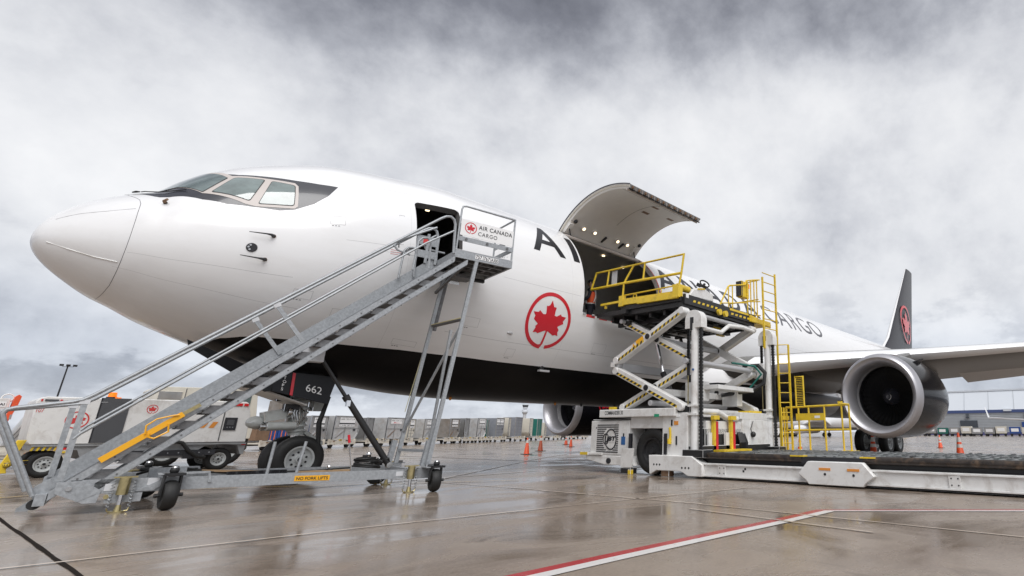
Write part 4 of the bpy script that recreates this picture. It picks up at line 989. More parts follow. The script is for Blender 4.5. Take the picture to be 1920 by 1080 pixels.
for u in (-.45, .35, 1.9, 3.7): sbox(ch, (u, .05, .27), (u + .08, 1.73, .37), 'galv')
for w in (.0, 1.79):
    sg = -1 if w == 0 else 1
    for u in (.46, 3.95): sbox(ch, (u - .16, w, .455 if u < 2 else .40), (u + .14, w + sg * .26, .475 if u < 2 else .42), 'galv'); sbox(ch, (u - .04, w - .03, .42), (u + .08, w + .03, .46), 'galv_dark')
    sbox(ch, (3.72, w - .02, .22), (4.02, w + .03, .40), 'galv')
for w in (.1, .9): ch.bar(Q(-.62, w, .36), Q(-.79, w, .22), .02, .22, 'galv'); ch.cyl(Q(-.76, w - .05, .15), Q(-.76, w + .06, .15), .065, 'rubber', 14)
ch.bar(Q(-.72, 0, .20), Q(-.72, 1.0, .20), .10, .14, 'galv')
sbox(ch, (.22, -.008, .41), (.34, .0, .32), 'galv_light'); sbox(ch, (-.18, -.006, .27), (.1, .0, .36), 'galv_light'); sbox(ch, (3.38, -.006, .275), (3.5, .0, .35), 'galv_light')
CH = ch.build('chassis', stairs, bevel=.004)
lb = MB(); Z = V((0, 0, 1)); dv = (Q(2.36, -.006, .318) - Q(1.92, -.006, .325))
u_ = dv.normalized(); lb.add([Q(1.90, -.006, .275), Q(2.38, -.006, .265), Q(2.38, -.006, .345), Q(1.90, -.006, .355)], [(0, 1, 2, 3)], 'yellow_bright'); text(lb, 'NO FORK LIFTS', Q(1.925, -.010, .290), (Q(2.36, -.01, .281) - Q(1.925, -.01, .290)).normalized(), Z, 'letter_black', w=.43, h=.045, bold=.015)
lb.build('warning_label', CH, recalc=False)
def caster(u, w, turn, z_top):
    mb = MB(); R = .19; c = Q(u, w, R); a = RAD(turn); ax = su * cos(a) + sw * sin(a)
    fk = MB(); f = V((ax.y, -ax.x, 0)); 
    for s in (-1, 1): fk.bar(c + ax * (s * .095), c + ax * (s * .085) + V((0, 0, z_top - R)), .10, .02, 'black_plastic', up=ax); fk.cyl(c + ax * (s * .09), c + ax * (s * .15), .025, 'dark_steel', 8)
    fk.box(c + V((0, 0, z_top - R)), (.22, .22, .035), 'dark_steel'); fk.sphere(c + V((0, 0, z_top - R + .05)), .055, 'black_plastic', 12); fk.sphere(c + V((0, 0, z_top - R + .085)), .042, 'chrome', 12, (1, 1, .6))
    o = fk.build('caster', stairs); mb = MB()
    h = .075; mb.lathe(c, ax, [(-h * .6, R * .4), (-h, R * .5), (-h, R * .85), (-h * .6, R * .98), (-h * .2, R), (h * .2, R), (h * .6, R * .98), (h, R * .85), (h, R * .5), (h * .6, R * .4)], 'rubber', 26); mb.cyl(c - ax * h * .6, c + ax * h * .6, R * .42, 'dark_steel', 14); mb.build('wheel', o, smooth=50)
caster(.46, -.19, 8, .46); caster(3.97, -.23, -6, .42); caster(.24, 1.95, 60, .46); caster(3.66, 2.05, 60, .42)
def jack(u, w):
    mb = MB(); mb.cyl(Q(u, w, .22), Q(u, w, .43), .06, 'zinc_gold', 16); sbox(mb, (u - .115, w - .03, .43), (u + .115, w + .03, .448), 'zinc_gold'); mb.cyl(Q(u, w, .06), Q(u, w, .24), .026, 'chrome', 12); mb.cyl(Q(u, w, .02), Q(u, w, .10), .04, 'zinc_gold', 12, .025); mb.cyl(Q(u, w, 0), Q(u, w, .02), .085, 'zinc_gold', 16)
    for d in (-.105, .105):
        pts = [Q(u + d * (.95 - .0 * k) + .018 * cos(k * 1.3), w + .018 * sin(k * 1.3), .40 - k * .0085) for k in range(42)]; mb.tube(pts, .005, 'galv', 5); mb.tube([Q(u + d, w, .06), Q(u + d * .9, w, .02), Q(u + d * .6, w, .015)], .008, 'zinc_gold', 5)
    mb.build('stabiliser_jack', stairs)
jack(0, -.06); jack(3.61, -.06); jack(3.80, 1.86); jack(.02, 1.86)
hy_ = MB(); hy_.cyl(Q(3.39, .5, .44), Q(2.52, .5, 1.60), .052, 'black_plastic', 16); hy_.cyl(Q(2.52, .5, 1.60), Q(1.95, .5, 2.36), .030, 'black_plastic', 12); hy_.cyl(Q(2.55, .5, 1.56), Q(2.50, .5, 1.63), .06, 'black_plastic', 14); hy_.box(Q(2.55, .44, 1.50), (.06, .06, .10), 'chrome'); hy_.cyl(Q(3.39, .44, .44), Q(3.39, .56, .44), .05, 'steel', 10); sbox(hy_, (1.72, .38, 2.18), (2.05, .62, 2.42), 'galv_light'); hy_.build('lift_cylinder', stairs)
tb = MB(); tb.bar(Q(-.30, -.05, .655), Q(.40, -.05, 1.265), .05, .075, 'yellow_bright'); tb.bar(Q(.38, -.05, 1.25), Q(.56, -.05, 1.40), .03, .05, 'zinc_gold')
tb.tube([Q(.06, -.09, .99), Q(.05, -.09, 1.10), Q(.14, -.09, 1.19), Q(.30, -.09, 1.24), Q(.36, -.09, 1.25)], .011, 'yellow_bright', 6); tb.tube([Q(.10, -.09, 1.0), Q(.10, -.09, .95), Q(.16, -.09, .93), Q(.29, -.09, 1.02), Q(.27, -.09, 1.13)], .012, 'yellow_bright', 6); tb.build('tow_bar', stairs)
hc = MB()
for k in range(9):
    c = Q(3.02 + random.uniform(-.03, .03), .55 + random.uniform(-.03, .03), .42 + .018 * k); hc.torus(c, (random.uniform(-.15, .15), random.uniform(-.15, .15), 1), .24 - .008 * k + random.uniform(-.02, .02), .014, 'rubber', 26, 6, .9)
hc.tube([Q(3.2, .5, .5), Q(3.36, .45, .56), Q(3.4, .5, .46)], .014, 'rubber', 6); hc.tube([Q(2.8, .55, .42), Q(2.3, .6, .39), Q(1.2, .5, .40), Q(.6, .45, .47)], .016, 'rubber', 6); hc.box(Q(3.02, .55, .59), (.10, .10, .06), 'dark_steel'); hc.sphere(Q(3.04, .52, .63), .045, 'chrome', 10); hc.build('hydraulic_hose', stairs)
br = MB()
for k in range(60): u = 1.1 + k * .012; br.bar(Q(u, .3, .38), Q(u + random.uniform(-.01, .01), .3 + random.uniform(-.02, .02), .44), .01, .03, 'letter_black', up=su)
sbox(br, (1.08, .27, .36), (1.84, .33, .395), 'letter_black'); br.build('brush_strip', stairs)
sk_ = MB(); sbox(sk_, (1.95, .15, .37), (2.7, .28, .41), 'wood'); sk_.build('wooden_plank', stairs)
sk_ = MB(); sk_.bar(Q(.8, .5, .46), Q(1.5, .42, .42), .03, .03, 'wood'); sk_.build('wooden_handle', stairs)
lv = MB(); lv.cyl(Q(2.70, .12, .41), Q(2.60, .12, .86), .011, 'steel', 8); lv.cyl(Q(2.605, .12, .84), Q(2.575, .12, .97), .02, 'red_paint', 10); lv.build('brake_lever', stairs)
for u0, u1 in ((1.54, 1.56), (1.92, 1.97)): lv = MB(); lv.cyl(Q(u0, .04, .40), Q(u1, .04, .87), .021, 'galv', 10); lv.build('socket_post', stairs)
bx = MB(); sbox(bx, (.22, .35, .40), (.62, .62, .52), 'galv'); bx.build('pump_box', stairs); bx = MB(); bx.tube([Q(.1, .5, .44), Q(.4, .62, .53), Q(.9, .5, .45)], .018, 'rubber', 6); bx.build('hydraulic_hose', stairs); bx = MB(); sbox(bx, (2.35, .2, .39), (2.45, .3, .43), 'black_plastic'); bx.sphere(Q(2.4, .25, .46), .03, 'chrome', 8); bx.build('grease_cap', stairs)
# ------------------------------------------------------------------ main deck cargo loader
ld = thing('cargo_loader', 'white scissor-lift cargo loader raised to the open cargo door with yellow railings', 'cargo loader', (12.7, -6, 0))
XN, XF = 10.8, 14.6
b = MB(); b.bb((10.86, -2.5, .42), (14.4, -3.92, 1.30), 'white_paint'); b.bb((10.95, -2.45, 1.30), (14.3, -3.95, 1.34), 'black_plastic')
b.prism([(10.84, -2.35, .42), (10.84, -3.95, .42), (10.84, -4.15, .20), (10.84, -3.1, .20), (10.84, -2.38, .32)], (3.5, 0, 0), 'white_paint')
b.bb((10.80, -2.20, .43), (10.86, -3.0, .50), 'white_paint'); b.bb((10.78, -2.18, .42), (10.80, -2.5, .51), 'yellow')
b.cyl((10.80, -3.25, .30), (10.84, -3.25, .30), .07, 'letter_black', 16)
b.bb((10.90, -3.92, 1.10), (14.4, -5.05, 1.38), 'white_paint'); b.bb((11.45, -3.92, .30), (14.3, -5.9, 1.10), 'black_plastic')
pass
b.bb((10.84, -5.05, .38), (11.35, -5.82, 1.46), 'white_paint'); b.bb((10.90, -5.5, .40), (14.5, -6.0, .70), 'black_plastic')
b.bb((11.5, -5.6, .95), (13.4, -5.9, 1.28), 'white_paint'); b.bb((13.1, -5.2, .46), (14.5, -5.95, 1.34), 'white_paint'); b.prism([(13.3, -5.96, .46), (14.5, -5.96, .46), (14.25, -5.96, 1.34), (13.5, -5.96, 1.34)], (0, .02, 0), 'white_paint')
b.bb((13.0, -5.55, 1.34), (14.5, -5.95, 1.52), 'white_paint')
BODY = b.build('chassis', ld, bevel=.012)
tr = MB(); tr.bb((10.74, -2.90, 1.38), (14.5, -5.50, 1.58), 'white_paint'); TR = tr.build('top_tray', ld, bevel=.015)
tx = MB(); text(tx, 'COMMANDER 30', (10.735, -3.12, 1.445), (0, -1, 0), (0, 0, 1), 'letter_black', w=.66, h=.10, bold=.012); tx.add([(10.735, -4.86, 1.37), (10.735, -5.02, 1.37), (10.735, -5.02, 1.44), (10.735, -4.86, 1.44)], [(0, 1, 2, 3)], 'green_label')
tx.build('lettering', TR, recalc=False)
yb = MB(); yb.box((11.0, -3.15, 1.62), (.10, .2, .08), 'yellow'); yb.bb((13.6, -5.5, 1.53), (14.3, -5.85, 1.58), 'yellow'); yb.build('yellow_cap', ld)
# grille
gr = MB(); gr.bb((10.855, -2.68, .46), (10.845, -3.86, 1.28), 'white_paint')
ring = [(-3.34, .84)]
for k in range(14):
    z = 1.19 - k * .052
    for y0, y1 in ((-2.76, -3.55),):
        # bars break round the emblem
        dz = (z - .83) / .30; cut = .27 * sqrt(max(0, 1 - dz * dz)) if abs(dz) < 1 else 0
        if cut > .02:
            gr.bb((10.835, y0, z - .012), (10.845, -3.24 + cut, z + .012), 'letter_black')
            if -3.24 - cut > y1 + .02: gr.bb((10.835, -3.24 - cut, z - .012), (10.845, y1, z + .012), 'letter_black')
        else: gr.bb((10.835, y0, z - .012), (10.845, y1, z + .012), 'letter_black')
G = gr.build('engine_grille', ld)
em = MB(); em.torus((10.84, -3.28, .83), (1, 0, 0), .20, .018, 'letter_black', 30, 6, 1.25); em.torus((10.838, -3.10, .84), (1, .0, .0), .10, .014, 'letter_black', 24, 6, 1.3)
em.prism([(10.836, -3.12, .76), (10.836, -3.44, .76), (10.836, -3.44, .90), (10.836, -3.12, .90)], (.004, 0, 0), 'white_paint'); text(em, 'JBT', (10.828, -3.10, .755), (0, -1, 0), (0, -.22, .975), 'letter_black', w=.34, h=.155, bold=.06); em.build('maker_emblem', G, recalc=False)
dt = MB(); dt.bb((10.838, -3.66, .70), (10.850, -3.80, .90), 'blue_label'); dt.cyl((10.838, -2.72, 1.12), (10.84, -2.72, 1.12), .02, 'letter_black', 8); dt.bb((10.835, -3.72, .90), (10.848, -3.76, .98), 'dark_steel'); dt.build('control_box', ld)
for y, z in ((-5.13, .50), (-3.96, .44)): dt = MB(); dt.bb((10.80, y, z), (10.87, y - .08, .98), 'letter_black'); dt.build('rubber_buffer', ld)
dt = MB(); dt.bb((10.825, -5.33, 1.16), (10.84, -5.37, 1.30), 'letter_black'); dt.bb((10.825, -5.48, .72), (10.84, -5.52, .92), 'letter_black'); dt.tube([(10.82, -5.30, 1.12), (10.81, -5.33, .95), (10.81, -5.30, .74)], .028, 'yellow', 8); dt.cyl((10.80, -5.31, .86), (10.80, -5.31, .74), .05, 'yellow', 10)
dt.bb((10.83, -5.42, 1.18), (10.838, -5.55, 1.27), 'orange_strip'); dt.bb((10.83, -5.38, 1.36), (10.838, -5.6, 1.43), 'placard'); dt.build('handle_set', ld)
wt = MB(); wr = MB(); wheel(wt, wr, (11.10, -4.66, .56), .56, .42, ax=(1, 0, 0), n=36, hubm='dark_steel'); o = wt.build('wheel', ld, smooth=50); wr.build('rim', o)
wt = MB(); wr = MB(); wheel(wt, wr, (14.1, -4.72, .54), .54, .45, ax=(1, 0, 0), n=36, hubm='dark_steel'); o = wt.build('wheel', ld, smooth=50); wr.build('rim', o)
fl_ = MB(); fl_.prism([(10.70, -3.82, .62), (10.70, -4.22, .62), (10.72, -4.16, .17), (10.72, -3.78, .17)], (.05, 0, 0), 'white_paint'); fl_.bb((10.72, -3.80, .16), (10.95, -4.14, .02), 'black_plastic'); fl_.bb((10.70, -4.06, .0), (10.8, -4.16, .12), 'yellow'); fl_.build('outrigger', ld, bevel=.006)
for x in (10.70, 14.5):
    ft = MB(); ft.prism([(x, -4.74, .48), (x, -6.05, .48), (x, -6.36, .30), (x, -6.36, .045), (x, -5.95, .045), (x, -5.75, .14), (x, -5.0, .14), (x, -4.78, .03)], (.30, 0, 0), 'white_paint')
    for y in (-4.92, -5.01, -5.10, -5.78, -5.88, -5.98): ft.cyl((x - .003, y, .27 if y > -5.3 else .22), (x + .01, y, .27 if y > -5.3 else .22), .024, 'dark_steel', 10)
    ft.bb((x + .05, -5.1, .0), (x + .25, -5.35, .14), 'brown'); ft.build('post_foot', ld, bevel=.012)
# guide posts with their chains
for x in (10.95, 14.55):
    p = MB(); p.cyl((x, -5.96, .46), (x, -5.97, 3.62), .098, 'white_paint', 24)
    for z in (1.42, 1.62): p.box((x, -5.96, z), (.24, .26, .05), 'white_paint')
    p.bar((x, -5.86, 1.55), (x, -5.45, 1.55), .14, .16, 'black_plastic'); p.bb((x - .20, -5.75, .45), (x + .2, -6.35, .62), 'black_plastic')
    po = p.build('guide_post', ld, bevel=.004)
    cp = MB(); P = [(x - .09, -5.71, 3.50), (x - .09, -5.71, 3.72)] + [(x - .09, -5.965 + .255 * cos(pi * k / 10), 3.72 + .24 * sin(pi * k / 10)) for k in range(1, 10)] + [(x - .09, -6.22, 3.72), (x - .09, -6.22, 3.50)]
    cp.prism(P, (.24, 0, 0), 'white_paint'); cp.bb((x - .096, -5.87, 3.44), (x - .09, -5.99, 3.78), 'letter_black'); cp.build('post_cap', po, bevel=.01)
    cn = MB()
    for k in range(36): cn.box((x, -6.15, .65 + k * .08), (.07, .085, .055), 'black_plastic'); 
    cn.bb((x - .02, -6.12, .6), (x + .02, -6.18, 3.5), 'black_plastic')
    for k in range(12): cn.box((x, -5.765, 2.62 + k * .08), (.06, .07, .055), 'black_plastic')
    cn.bb((x - .03, -5.735, 2.35), (x + .03, -5.79, 3.5), 'black_plastic'); cn.cyl((x, -5.755, 1.2), (x, -5.755, 2.4), .014, 'zinc_gold', 8); cn.build('chain', po)
bs = MB(); bs.cyl((10.83, -5.99, 2.47), (10.843, -5.99, 2.47), .03, 'blue_label', 12); bs.build('blue_sticker', ld)
# scissor arms
def arm(x, a, b, hz=True, th=.20, w=.22, m='white_paint'):
    mb = MB(); pa, pb = V((x, *a)), V((x, *b)); mb.bar(pa, pb, w, th, m); d = (pb - pa).normalized(); up = V((1, 0, 0)).cross(d).normalized()
    if up.z < 0: up = -up
    for p in (pa, pb): mb.cyl(p - V((w * .6, 0, 0)), p + V((w * .6, 0, 0)), .10, m, 14)
    mid = (pa + pb) / 2; mb.cyl(mid - V((w * .58, 0, 0)), mid + V((w * .58, 0, 0)), .075, 'dark_steel', 14)
    o = mb.build('scissor_arm', ld, bevel=.012)
    if hz:
        h = MB(); n = V((-1, 0, 0)); x_ = V((-w / 2 - .001, 0, 0)); L_ = (pb - pa)
        hazard(h, pa + L_ * .03 - up * .035 + x_, pa + L_ * .44 - up * .035 + x_, up * .032, n, 7, .6); hazard(h, pa + L_ * .55 - up * .035 + x_, pa + L_ * .97 - up * .035 + x_, up * .032, n, 7, .6)
        h.build('hazard_stripe', o, recalc=False)
    return o
A1 = arm(10.92, (-3.36, 2.87), (-5.62, 3.98)); arm(11.18, (-3.44, 3.95), (-5.75, 2.78)); C1 = arm(10.92, (-3.36, 2.60), (-5.62, 1.60)); arm(11.18, (-3.42, 1.64), (-5.70, 2.62))
arm(14.25, (-3.36, 2.87), (-5.62, 3.98), False); arm(14.0, (-3.44, 3.95), (-5.75, 2.78), False); arm(14.25, (-3.36, 2.60), (-5.62, 1.60), False); arm(14.0, (-3.42, 1.64), (-5.70, 2.62), False)
lb = MB(); d = (V((0, -5.62, 3.98)) - V((0, -3.36, 2.87))).normalized(); uu = V((0, -d.z, d.y)); uu = uu if uu.z > 0 else -uu; p = V((10.806, -4.12, 3.235))
lb.add([p, p + d * .28, p + d * .28 + uu * .11, p + uu * .11], [(0, 1, 2, 3)], 'yellow_bright'); q = p - d * .16; lb.add([q, q + d * .11, q + d * .055 + uu * .10], [(0, 1, 2)], 'yellow_bright'); lb.build('warning_label', A1, recalc=False)
ct = MB()
for y, z, r in ((-3.36, 2.74, .07), (-5.72, 2.70, .08), (-5.62, 3.98, .06), (-3.46, 3.95, .06), (-4.6, 1.72, .07)): ct.cyl((10.85, y, z), (14.3, y, z), r, 'aircraft_grey', 14)
ct.bar((11.0, -3.42, 2.70), (14.2, -3.42, 2.70), .14, .22, 'aircraft_grey'); ct.bar((11.1, -4.5, 2.02), (14.1, -4.5, 2.02), .2, .18, 'white_paint'); ct.bar((11.1, -4.55, 3.36), (14.1, -4.55, 3.36), .16, .14, 'aircraft_grey')
ct.box((10.80, -3.27, 2.76), (.07, .12, .14), 'white_paint'); ct.box((13.0, -5.6, 2.15), (1.8, .5, .12), 'white_paint'); ct.box((12.2, -5.1, 2.05), (.3, .6, .5), 'white_paint'); ct.box((13.6, -5.3, 1.95), (.3, .5, .5), 'white_paint'); ct.box((14.30, -5.86, 2.72), (.14, .22, .45), 'white_paint')
ct.build('cross_tube', ld, bevel=.01)
for x in (12.0, 13.2):
    cy = MB(); cy.cyl((x, -4.35, 2.0), (x, -4.05, 2.6), .085, 'letter_black', 14); cy.cyl((x, -4.05, 2.6), (x, -3.7, 3.75), .055, 'chrome', 14); cy.build('lift_cylinder', ld)
hs = MB(); hs.tube([(13.9, -5.5, 2.85), (14.0, -5.95, 2.86), (14.1, -6.12, 2.65), (14.05, -6.10, 2.35), (13.9, -5.8, 2.15), (13.2, -5.2, 2.0)], .055, 'black_plastic', 10); hs.tube([(13.3, -5.5, 2.9), (13.9, -5.9, 2.83), (14.0, -6.05, 2.6), (13.9, -5.7, 2.2)], .03, 'tarp_green', 8); hs.build('hydraulic_hose', ld)
wp_ = MB(); wp_.tube([(11.1, -5.75, 3.62), (12.4, -5.75, 3.62), (12.8, -5.75, 3.86), (13.5, -5.75, 3.92), (14.2, -5.7, 3.9)], .06, 'white_paint', 10); wp_.build('cable_pipe', ld); wp_ = MB(); wp_.tube([(11.05, -5.9, 1.50), (12.0, -5.9, 1.50), (12.4, -5.9, 1.36), (12.9, -5.9, 1.34)], .075, 'white_paint', 12); wp_.build('cable_pipe', ld)
# lifting platform and bridge
pl = MB(); pl.bb((10.86, -3.55, 4.10), (14.45, -5.60, 4.30), 'black_plastic'); pl.bb((10.72, -2.62, 4.12), (14.3, -3.75, 4.24), 'black_plastic'); pl.bb((10.80, -3.5, 4.24), (10.95, -5.6, 4.36), 'dark_steel')
for y in (-3.0, -3.4, -3.9, -4.4, -4.9, -5.3): pl.bb((10.95, y, 3.97), (14.3, y - .08, 4.11), 'dark_steel')
for x in (11.3, 11.9, 12.6, 13.3, 13.9): pl.bb((x, -2.9, 3.90), (x + .10, -5.5, 4.06), 'dark_steel')
for k in range(26): x = 11.0 + random.random() * 3.2; y = -2.9 - random.random() * 2.6; pl.box((x, y, 3.92), (.08 + random.random() * .3, .06 + random.random() * .2, .10), random.choice(['dark_steel', 'black_plastic', 'black_plastic', 'galv_dark', 'yellow']))
for k in range(9): y = -2.8 - k * .3; pl.tube([(11.0 + random.random(), y, 3.95), (12.5, y - .1, 3.86 + random.random() * .06), (13.8, y, 3.95)], .025, 'black_plastic', 6)
for k in range(13): pl.cyl((10.98, -3.7 - k * .145, 4.32), (14.4, -3.7 - k * .145, 4.32), .035, 'deck_metal', 8)
PL = pl.build('lift_platform', ld)
fe = MB(); fe.bb((10.90, -5.60, 4.18), (14.45, -5.66, 4.44), 'black_plastic')
for k in range(6): x = 11.25 + k * .20; fe.prism([(x, -5.664, 4.27), (x + .10, -5.664, 4.27), (x + .13, -5.664, 4.33), (x + .03, -5.664, 4.33)], (0, -.003, 0), 'yellow')
for k in range(5): x = 13.05 + k * .22; fe.prism([(x, -5.664, 4.24), (x + .12, -5.664, 4.24), (x + .15, -5.664, 4.30), (x + .03, -5.664, 4.30)], (0, -.003, 0), 'yellow')
fe.bb((13.0, -5.66, 4.36), (14.0, -5.675, 4.42), 'yellow'); fe.bb((14.25, -5.66, 4.24), (14.35, -5.67, 4.36), 'placard'); fe.bb((10.95, -5.66, 4.34), (11.06, -5.67, 4.46), 'placard')
for x in (12.42, 12.72): fe.cyl((x, -5.66, 4.20), (x, -5.74, 4.20), .085, 'yellow', 14)
fe.build('platform_edge', PL)
nr = MB(); x = 10.80; r = .028
nr.tube([(x, -2.23, 5.03), (x, -2.42, 5.50), (x, -5.70, 5.47), (x, -5.62, 4.95), (x, -5.48, 4.36)], r, 'yellow', 10); nr.tube([(x, -2.23, 5.03), (x, -3.56, 5.02), (x, -5.62, 4.97)], r * 1.3, 'yellow', 10)
nr.tube([(x, -3.92, 5.49), (x, -3.56, 5.02), (x, -3.52, 4.40)], r, 'yellow', 10); nr.tube([(x, -2.95, 5.50), (x, -2.88, 5.02)], r * .9, 'yellow', 8); nr.tube([(x, -4.34, 5.48), (x, -4.28, 5.0)], r * .9, 'yellow', 8)
nr.bar((x, -2.70, 4.50), (x, -3.6, 4.50), .08, .06, 'yellow'); nr.bar((x, -3.45, 4.47), (x, -5.5, 4.42), .10, .17, 'yellow'); nr.bar((x, -4.15, 4.40), (x, -5.55, 4.37), .16, .13, 'yellow'); nr.tube([(x, -3.6, 4.66), (x, -5.4, 4.66)], .02, 'yellow', 8)
for y in (-4.0, -4.9): nr.torus((x, y, 4.58), (1, 0, 0), .06, .014, 'yellow', 14, 5)
nr.box((x, -3.52, 4.50), (.12, .16, .30), 'yellow'); nr.box((x, -5.50, 4.50), (.18, .20, .34), 'yellow'); nr.cyl((x - .02, -5.50, 4.62), (x + .45, -5.5, 4.62), .09, 'yellow', 14); nr.box((x, -2.88, 4.44), (.05, .06, .14), 'yellow')
NR = nr.build('bridge_railing', PL)
pk = MB(); pk.bb((10.84, -3.02, 5.06), (10.86, -3.22, 5.46), 'aircraft_grey'); pk.build('instruction_board', NR)
cs = MB(); cs.prism([(11.36, -5.45, 4.50), (12.50, -5.45, 4.54), (12.46, -5.45, 4.74), (11.95, -5.45, 4.86), (11.55, -5.45, 4.70)], (0, .40, 0), 'white_paint'); cs.box((12.1, -5.3, 4.46), (.5, .3, .14), 'black_plastic'); CS = cs.build('control_console', PL, bevel=.015)
kb = MB(); kb.torus((12.20, -5.35, 5.02), (.5, -.4, 1), .20, .02, 'black_plastic', 20, 6, .7); kb.bar((12.1, -5.3, 4.8), (12.2, -5.35, 5.02), .06, .06, 'black_plastic'); kb.box((12.05, -5.35, 4.92), (.22, .2, .10), 'black_plastic', Matrix.Rotation(.5, 3, 'X'))
for k in range(5): kb.cyl((11.75 + k * .07, -5.46, 4.74 + k * .012), (11.75 + k * .07, -5.47, 4.78 + k * .012), .02, 'yellow', 6)
kb.build('control_lever', CS)
op = MB(); r = .022
op.tube([(12.55, -5.62, 4.42), (12.98, -5.62, 5.05), (13.06, -5.62, 5.11), (13.95, -5.62, 5.32)], r, 'yellow', 8); op.tube([(12.6, -5.62, 4.50), (14.0, -5.62, 4.76)], .018, 'yellow', 8); op.tube([(13.22, -5.62, 5.14), (13.22, -5.62, 4.36)], .018, 'yellow', 8)
op.tube([(13.95, -5.62, 5.32), (14.0, -5.62, 5.46), (14.45, -5.62, 5.58), (14.8, -5.62, 5.66)], r, 'yellow', 8)
for x in (14.05, 14.25, 14.45, 14.62): op.tube([(x, -5.62, 4.36), (x, -5.62, 5.46 + (x - 14) * .25)], .02, 'yellow', 8)
op.tube([(14.0, -5.62, 4.80), (14.8, -5.62, 4.95)], .018, 'yellow', 8); op.tube([(14.0, -5.62, 4.40), (14.8, -5.62, 4.50)], .018, 'yellow', 8); op.tube([(14.7, -5.62, 5.62), (14.7, -4.5, 5.6), (14.7, -4.5, 4.4)], .02, 'yellow', 8); op.tube([(14.7, -5.62, 5.0), (14.7, -4.5, 5.0)], .02, 'yellow', 8)
op.bb((14.1, -4.5, 4.20), (15.25, -5.72, 4.34), 'yellow'); op.prism([(14.05, -5.70, 4.40), (15.3, -5.70, 4.28), (15.3, -5.70, 4.16), (14.05, -5.70, 4.20)], (0, .04, 0), 'yellow'); op.cyl((14.6, -5.3, 4.10), (14.6, -5.3, 4.2), .10, 'aircraft_grey', 12)
OP = op.build('operator_cage', PL)
pb = MB(); pb.bb((13.82, -5.60, 4.92), (14.18, -5.40, 5.42), 'yellow'); pb.bb((13.76, -5.61, 4.94), (13.82, -5.39, 5.42), 'letter_black'); pb.build('control_panel', OP, bevel=.01)
bc = MB(); bc.cyl((14.28, -5.5, 5.28), (14.28, -5.5, 5.42), .055, 'amber', 12); bc.build('beacon', OP)
la = MB()
for x, z0, z1 in ((14.42, 3.4, 5.62), (15.22, .46, 5.88)): la.bar((x, -5.95, z0), (x, -5.95, z1), .05, .05, 'yellow', up=(0, 1, 0))
for k in range(8): z = 3.75 + k * .29; la.cyl((14.42, -5.95, z - .02), (15.22, -5.95, z + .01), .016, 'yellow', 8)
la.bar((15.36, -6.25, .46), (15.36, -6.25, 3.6), .05, .05, 'yellow', up=(0, 1, 0))
for k in range(11): z = .7 + k * .29; la.cyl((15.22, -5.95, z), (15.36, -6.25, z), .014, 'yellow', 8)
la.build('ladder', ld)
# lower transfer deck
dk = MB(); dk.bb((11.02, -6.05, .20), (14.45, -14.2, .46), 'black_plastic')
for k in range(38): y = -6.25 - k * .21; dk.cyl((11.08, y, .50), (14.4, y, .50), .052, 'deck_metal', 10)
for x in (11.9, 12.75, 13.6): dk.bb((x, -6.1, .44), (x + .10, -14.2, .555), 'deck_metal')
for k in range(120): x = 11.1 + random.random() * 3.2; y = -6.2 - random.random() * 7.8; dk.box((x, y, .555), (.05 + random.random() * .12, .03 + random.random() * .06, .02), random.choice(['deck_metal', 'steel', 'galv_dark', 'alu_dark']))
dk.bb((11.6, -6.05, .555), (12.9, -6.35, .60), 'yellow')
DK = dk.build('roller_deck', ld)
rl = MB(); rl.cyl((10.96, -6.10, .49), (10.96, -8.75, .49), .075, 'roller_rust', 16); rl.cyl((10.96, -10.05, .49), (10.96, -14.2, .49), .075, 'roller_rust', 16); rl.bb((10.9, -8.75, .40), (11.05, -10.05, .53), 'letter_black'); rl.bb((10.88, -8.5, .53), (11.08, -8.8, .555), 'yellow'); rl.bb((10.88, -10.0, .53), (11.08, -10.3, .555), 'yellow'); rl.build('side_roller', DK)
bm_ = MB()
for x0, x1, fx in ((10.80, 10.92, 10.76), (14.42, 14.54, 14.40)):
    bm_.bb((x0, -6.30, .09), (x1, -14.3, .30), 'white_paint'); bm_.bb((fx, -6.30, .30), (x1 + .02, -14.3, .335), 'white_paint'); bm_.bb((fx, -6.30, .055), (x1 + .02, -14.3, .09), 'white_paint')
    for y in (-6.75, -11.6): bm_.bb((fx + .01, y, .09), (x0, y - .20, .30), 'white_paint')
    for y in (-6.80, -6.91, -11.65, -11.76):
        for z in (.14, .25): bm_.cyl((fx + .004, y, z), (fx + .012, y, z), .013, 'dark_steel', 8)
bm_.bb((10.9, -6.3, .015), (14.4, -14.2, .06), 'letter_black'); bm_.build('side_beam', ld, bevel=.006)
mk_ = MB()
for dy, dz in ((0, 0), (.045, .045)): mk_.add([(10.797, -7.38 - dy, .18 + dz), (10.797, -7.425 - dy, .18 + dz), (10.797, -7.425 - dy, .225 + dz), (10.797, -7.38 - dy, .225 + dz)], [(0, 1, 2, 3)], 'letter_black')
mk_.build('target_mark', ld)
bx = MB(); bx.prism([(10.66, -8.78, .22), (10.66, -9.0, .46), (10.66, -10.12, .46), (10.66, -10.34, .22), (10.66, -10.16, .10), (10.66, -10.12, .03), (10.66, -9.0, .03), (10.66, -8.95, .10)], (.16, 0, 0), 'white_paint'); BX = bx.build('beam_bracket', ld, bevel=.012)
for y in (-9.24, -9.82):
    ob = MB(); ob.bb((10.650, y, .30), (10.66, y - .24, .345), 'orange_strip'); ob.cyl((10.652, y - .12, .23), (10.66, y - .12, .23), .025, 'letter_black', 10); ob.build('reflector', BX)
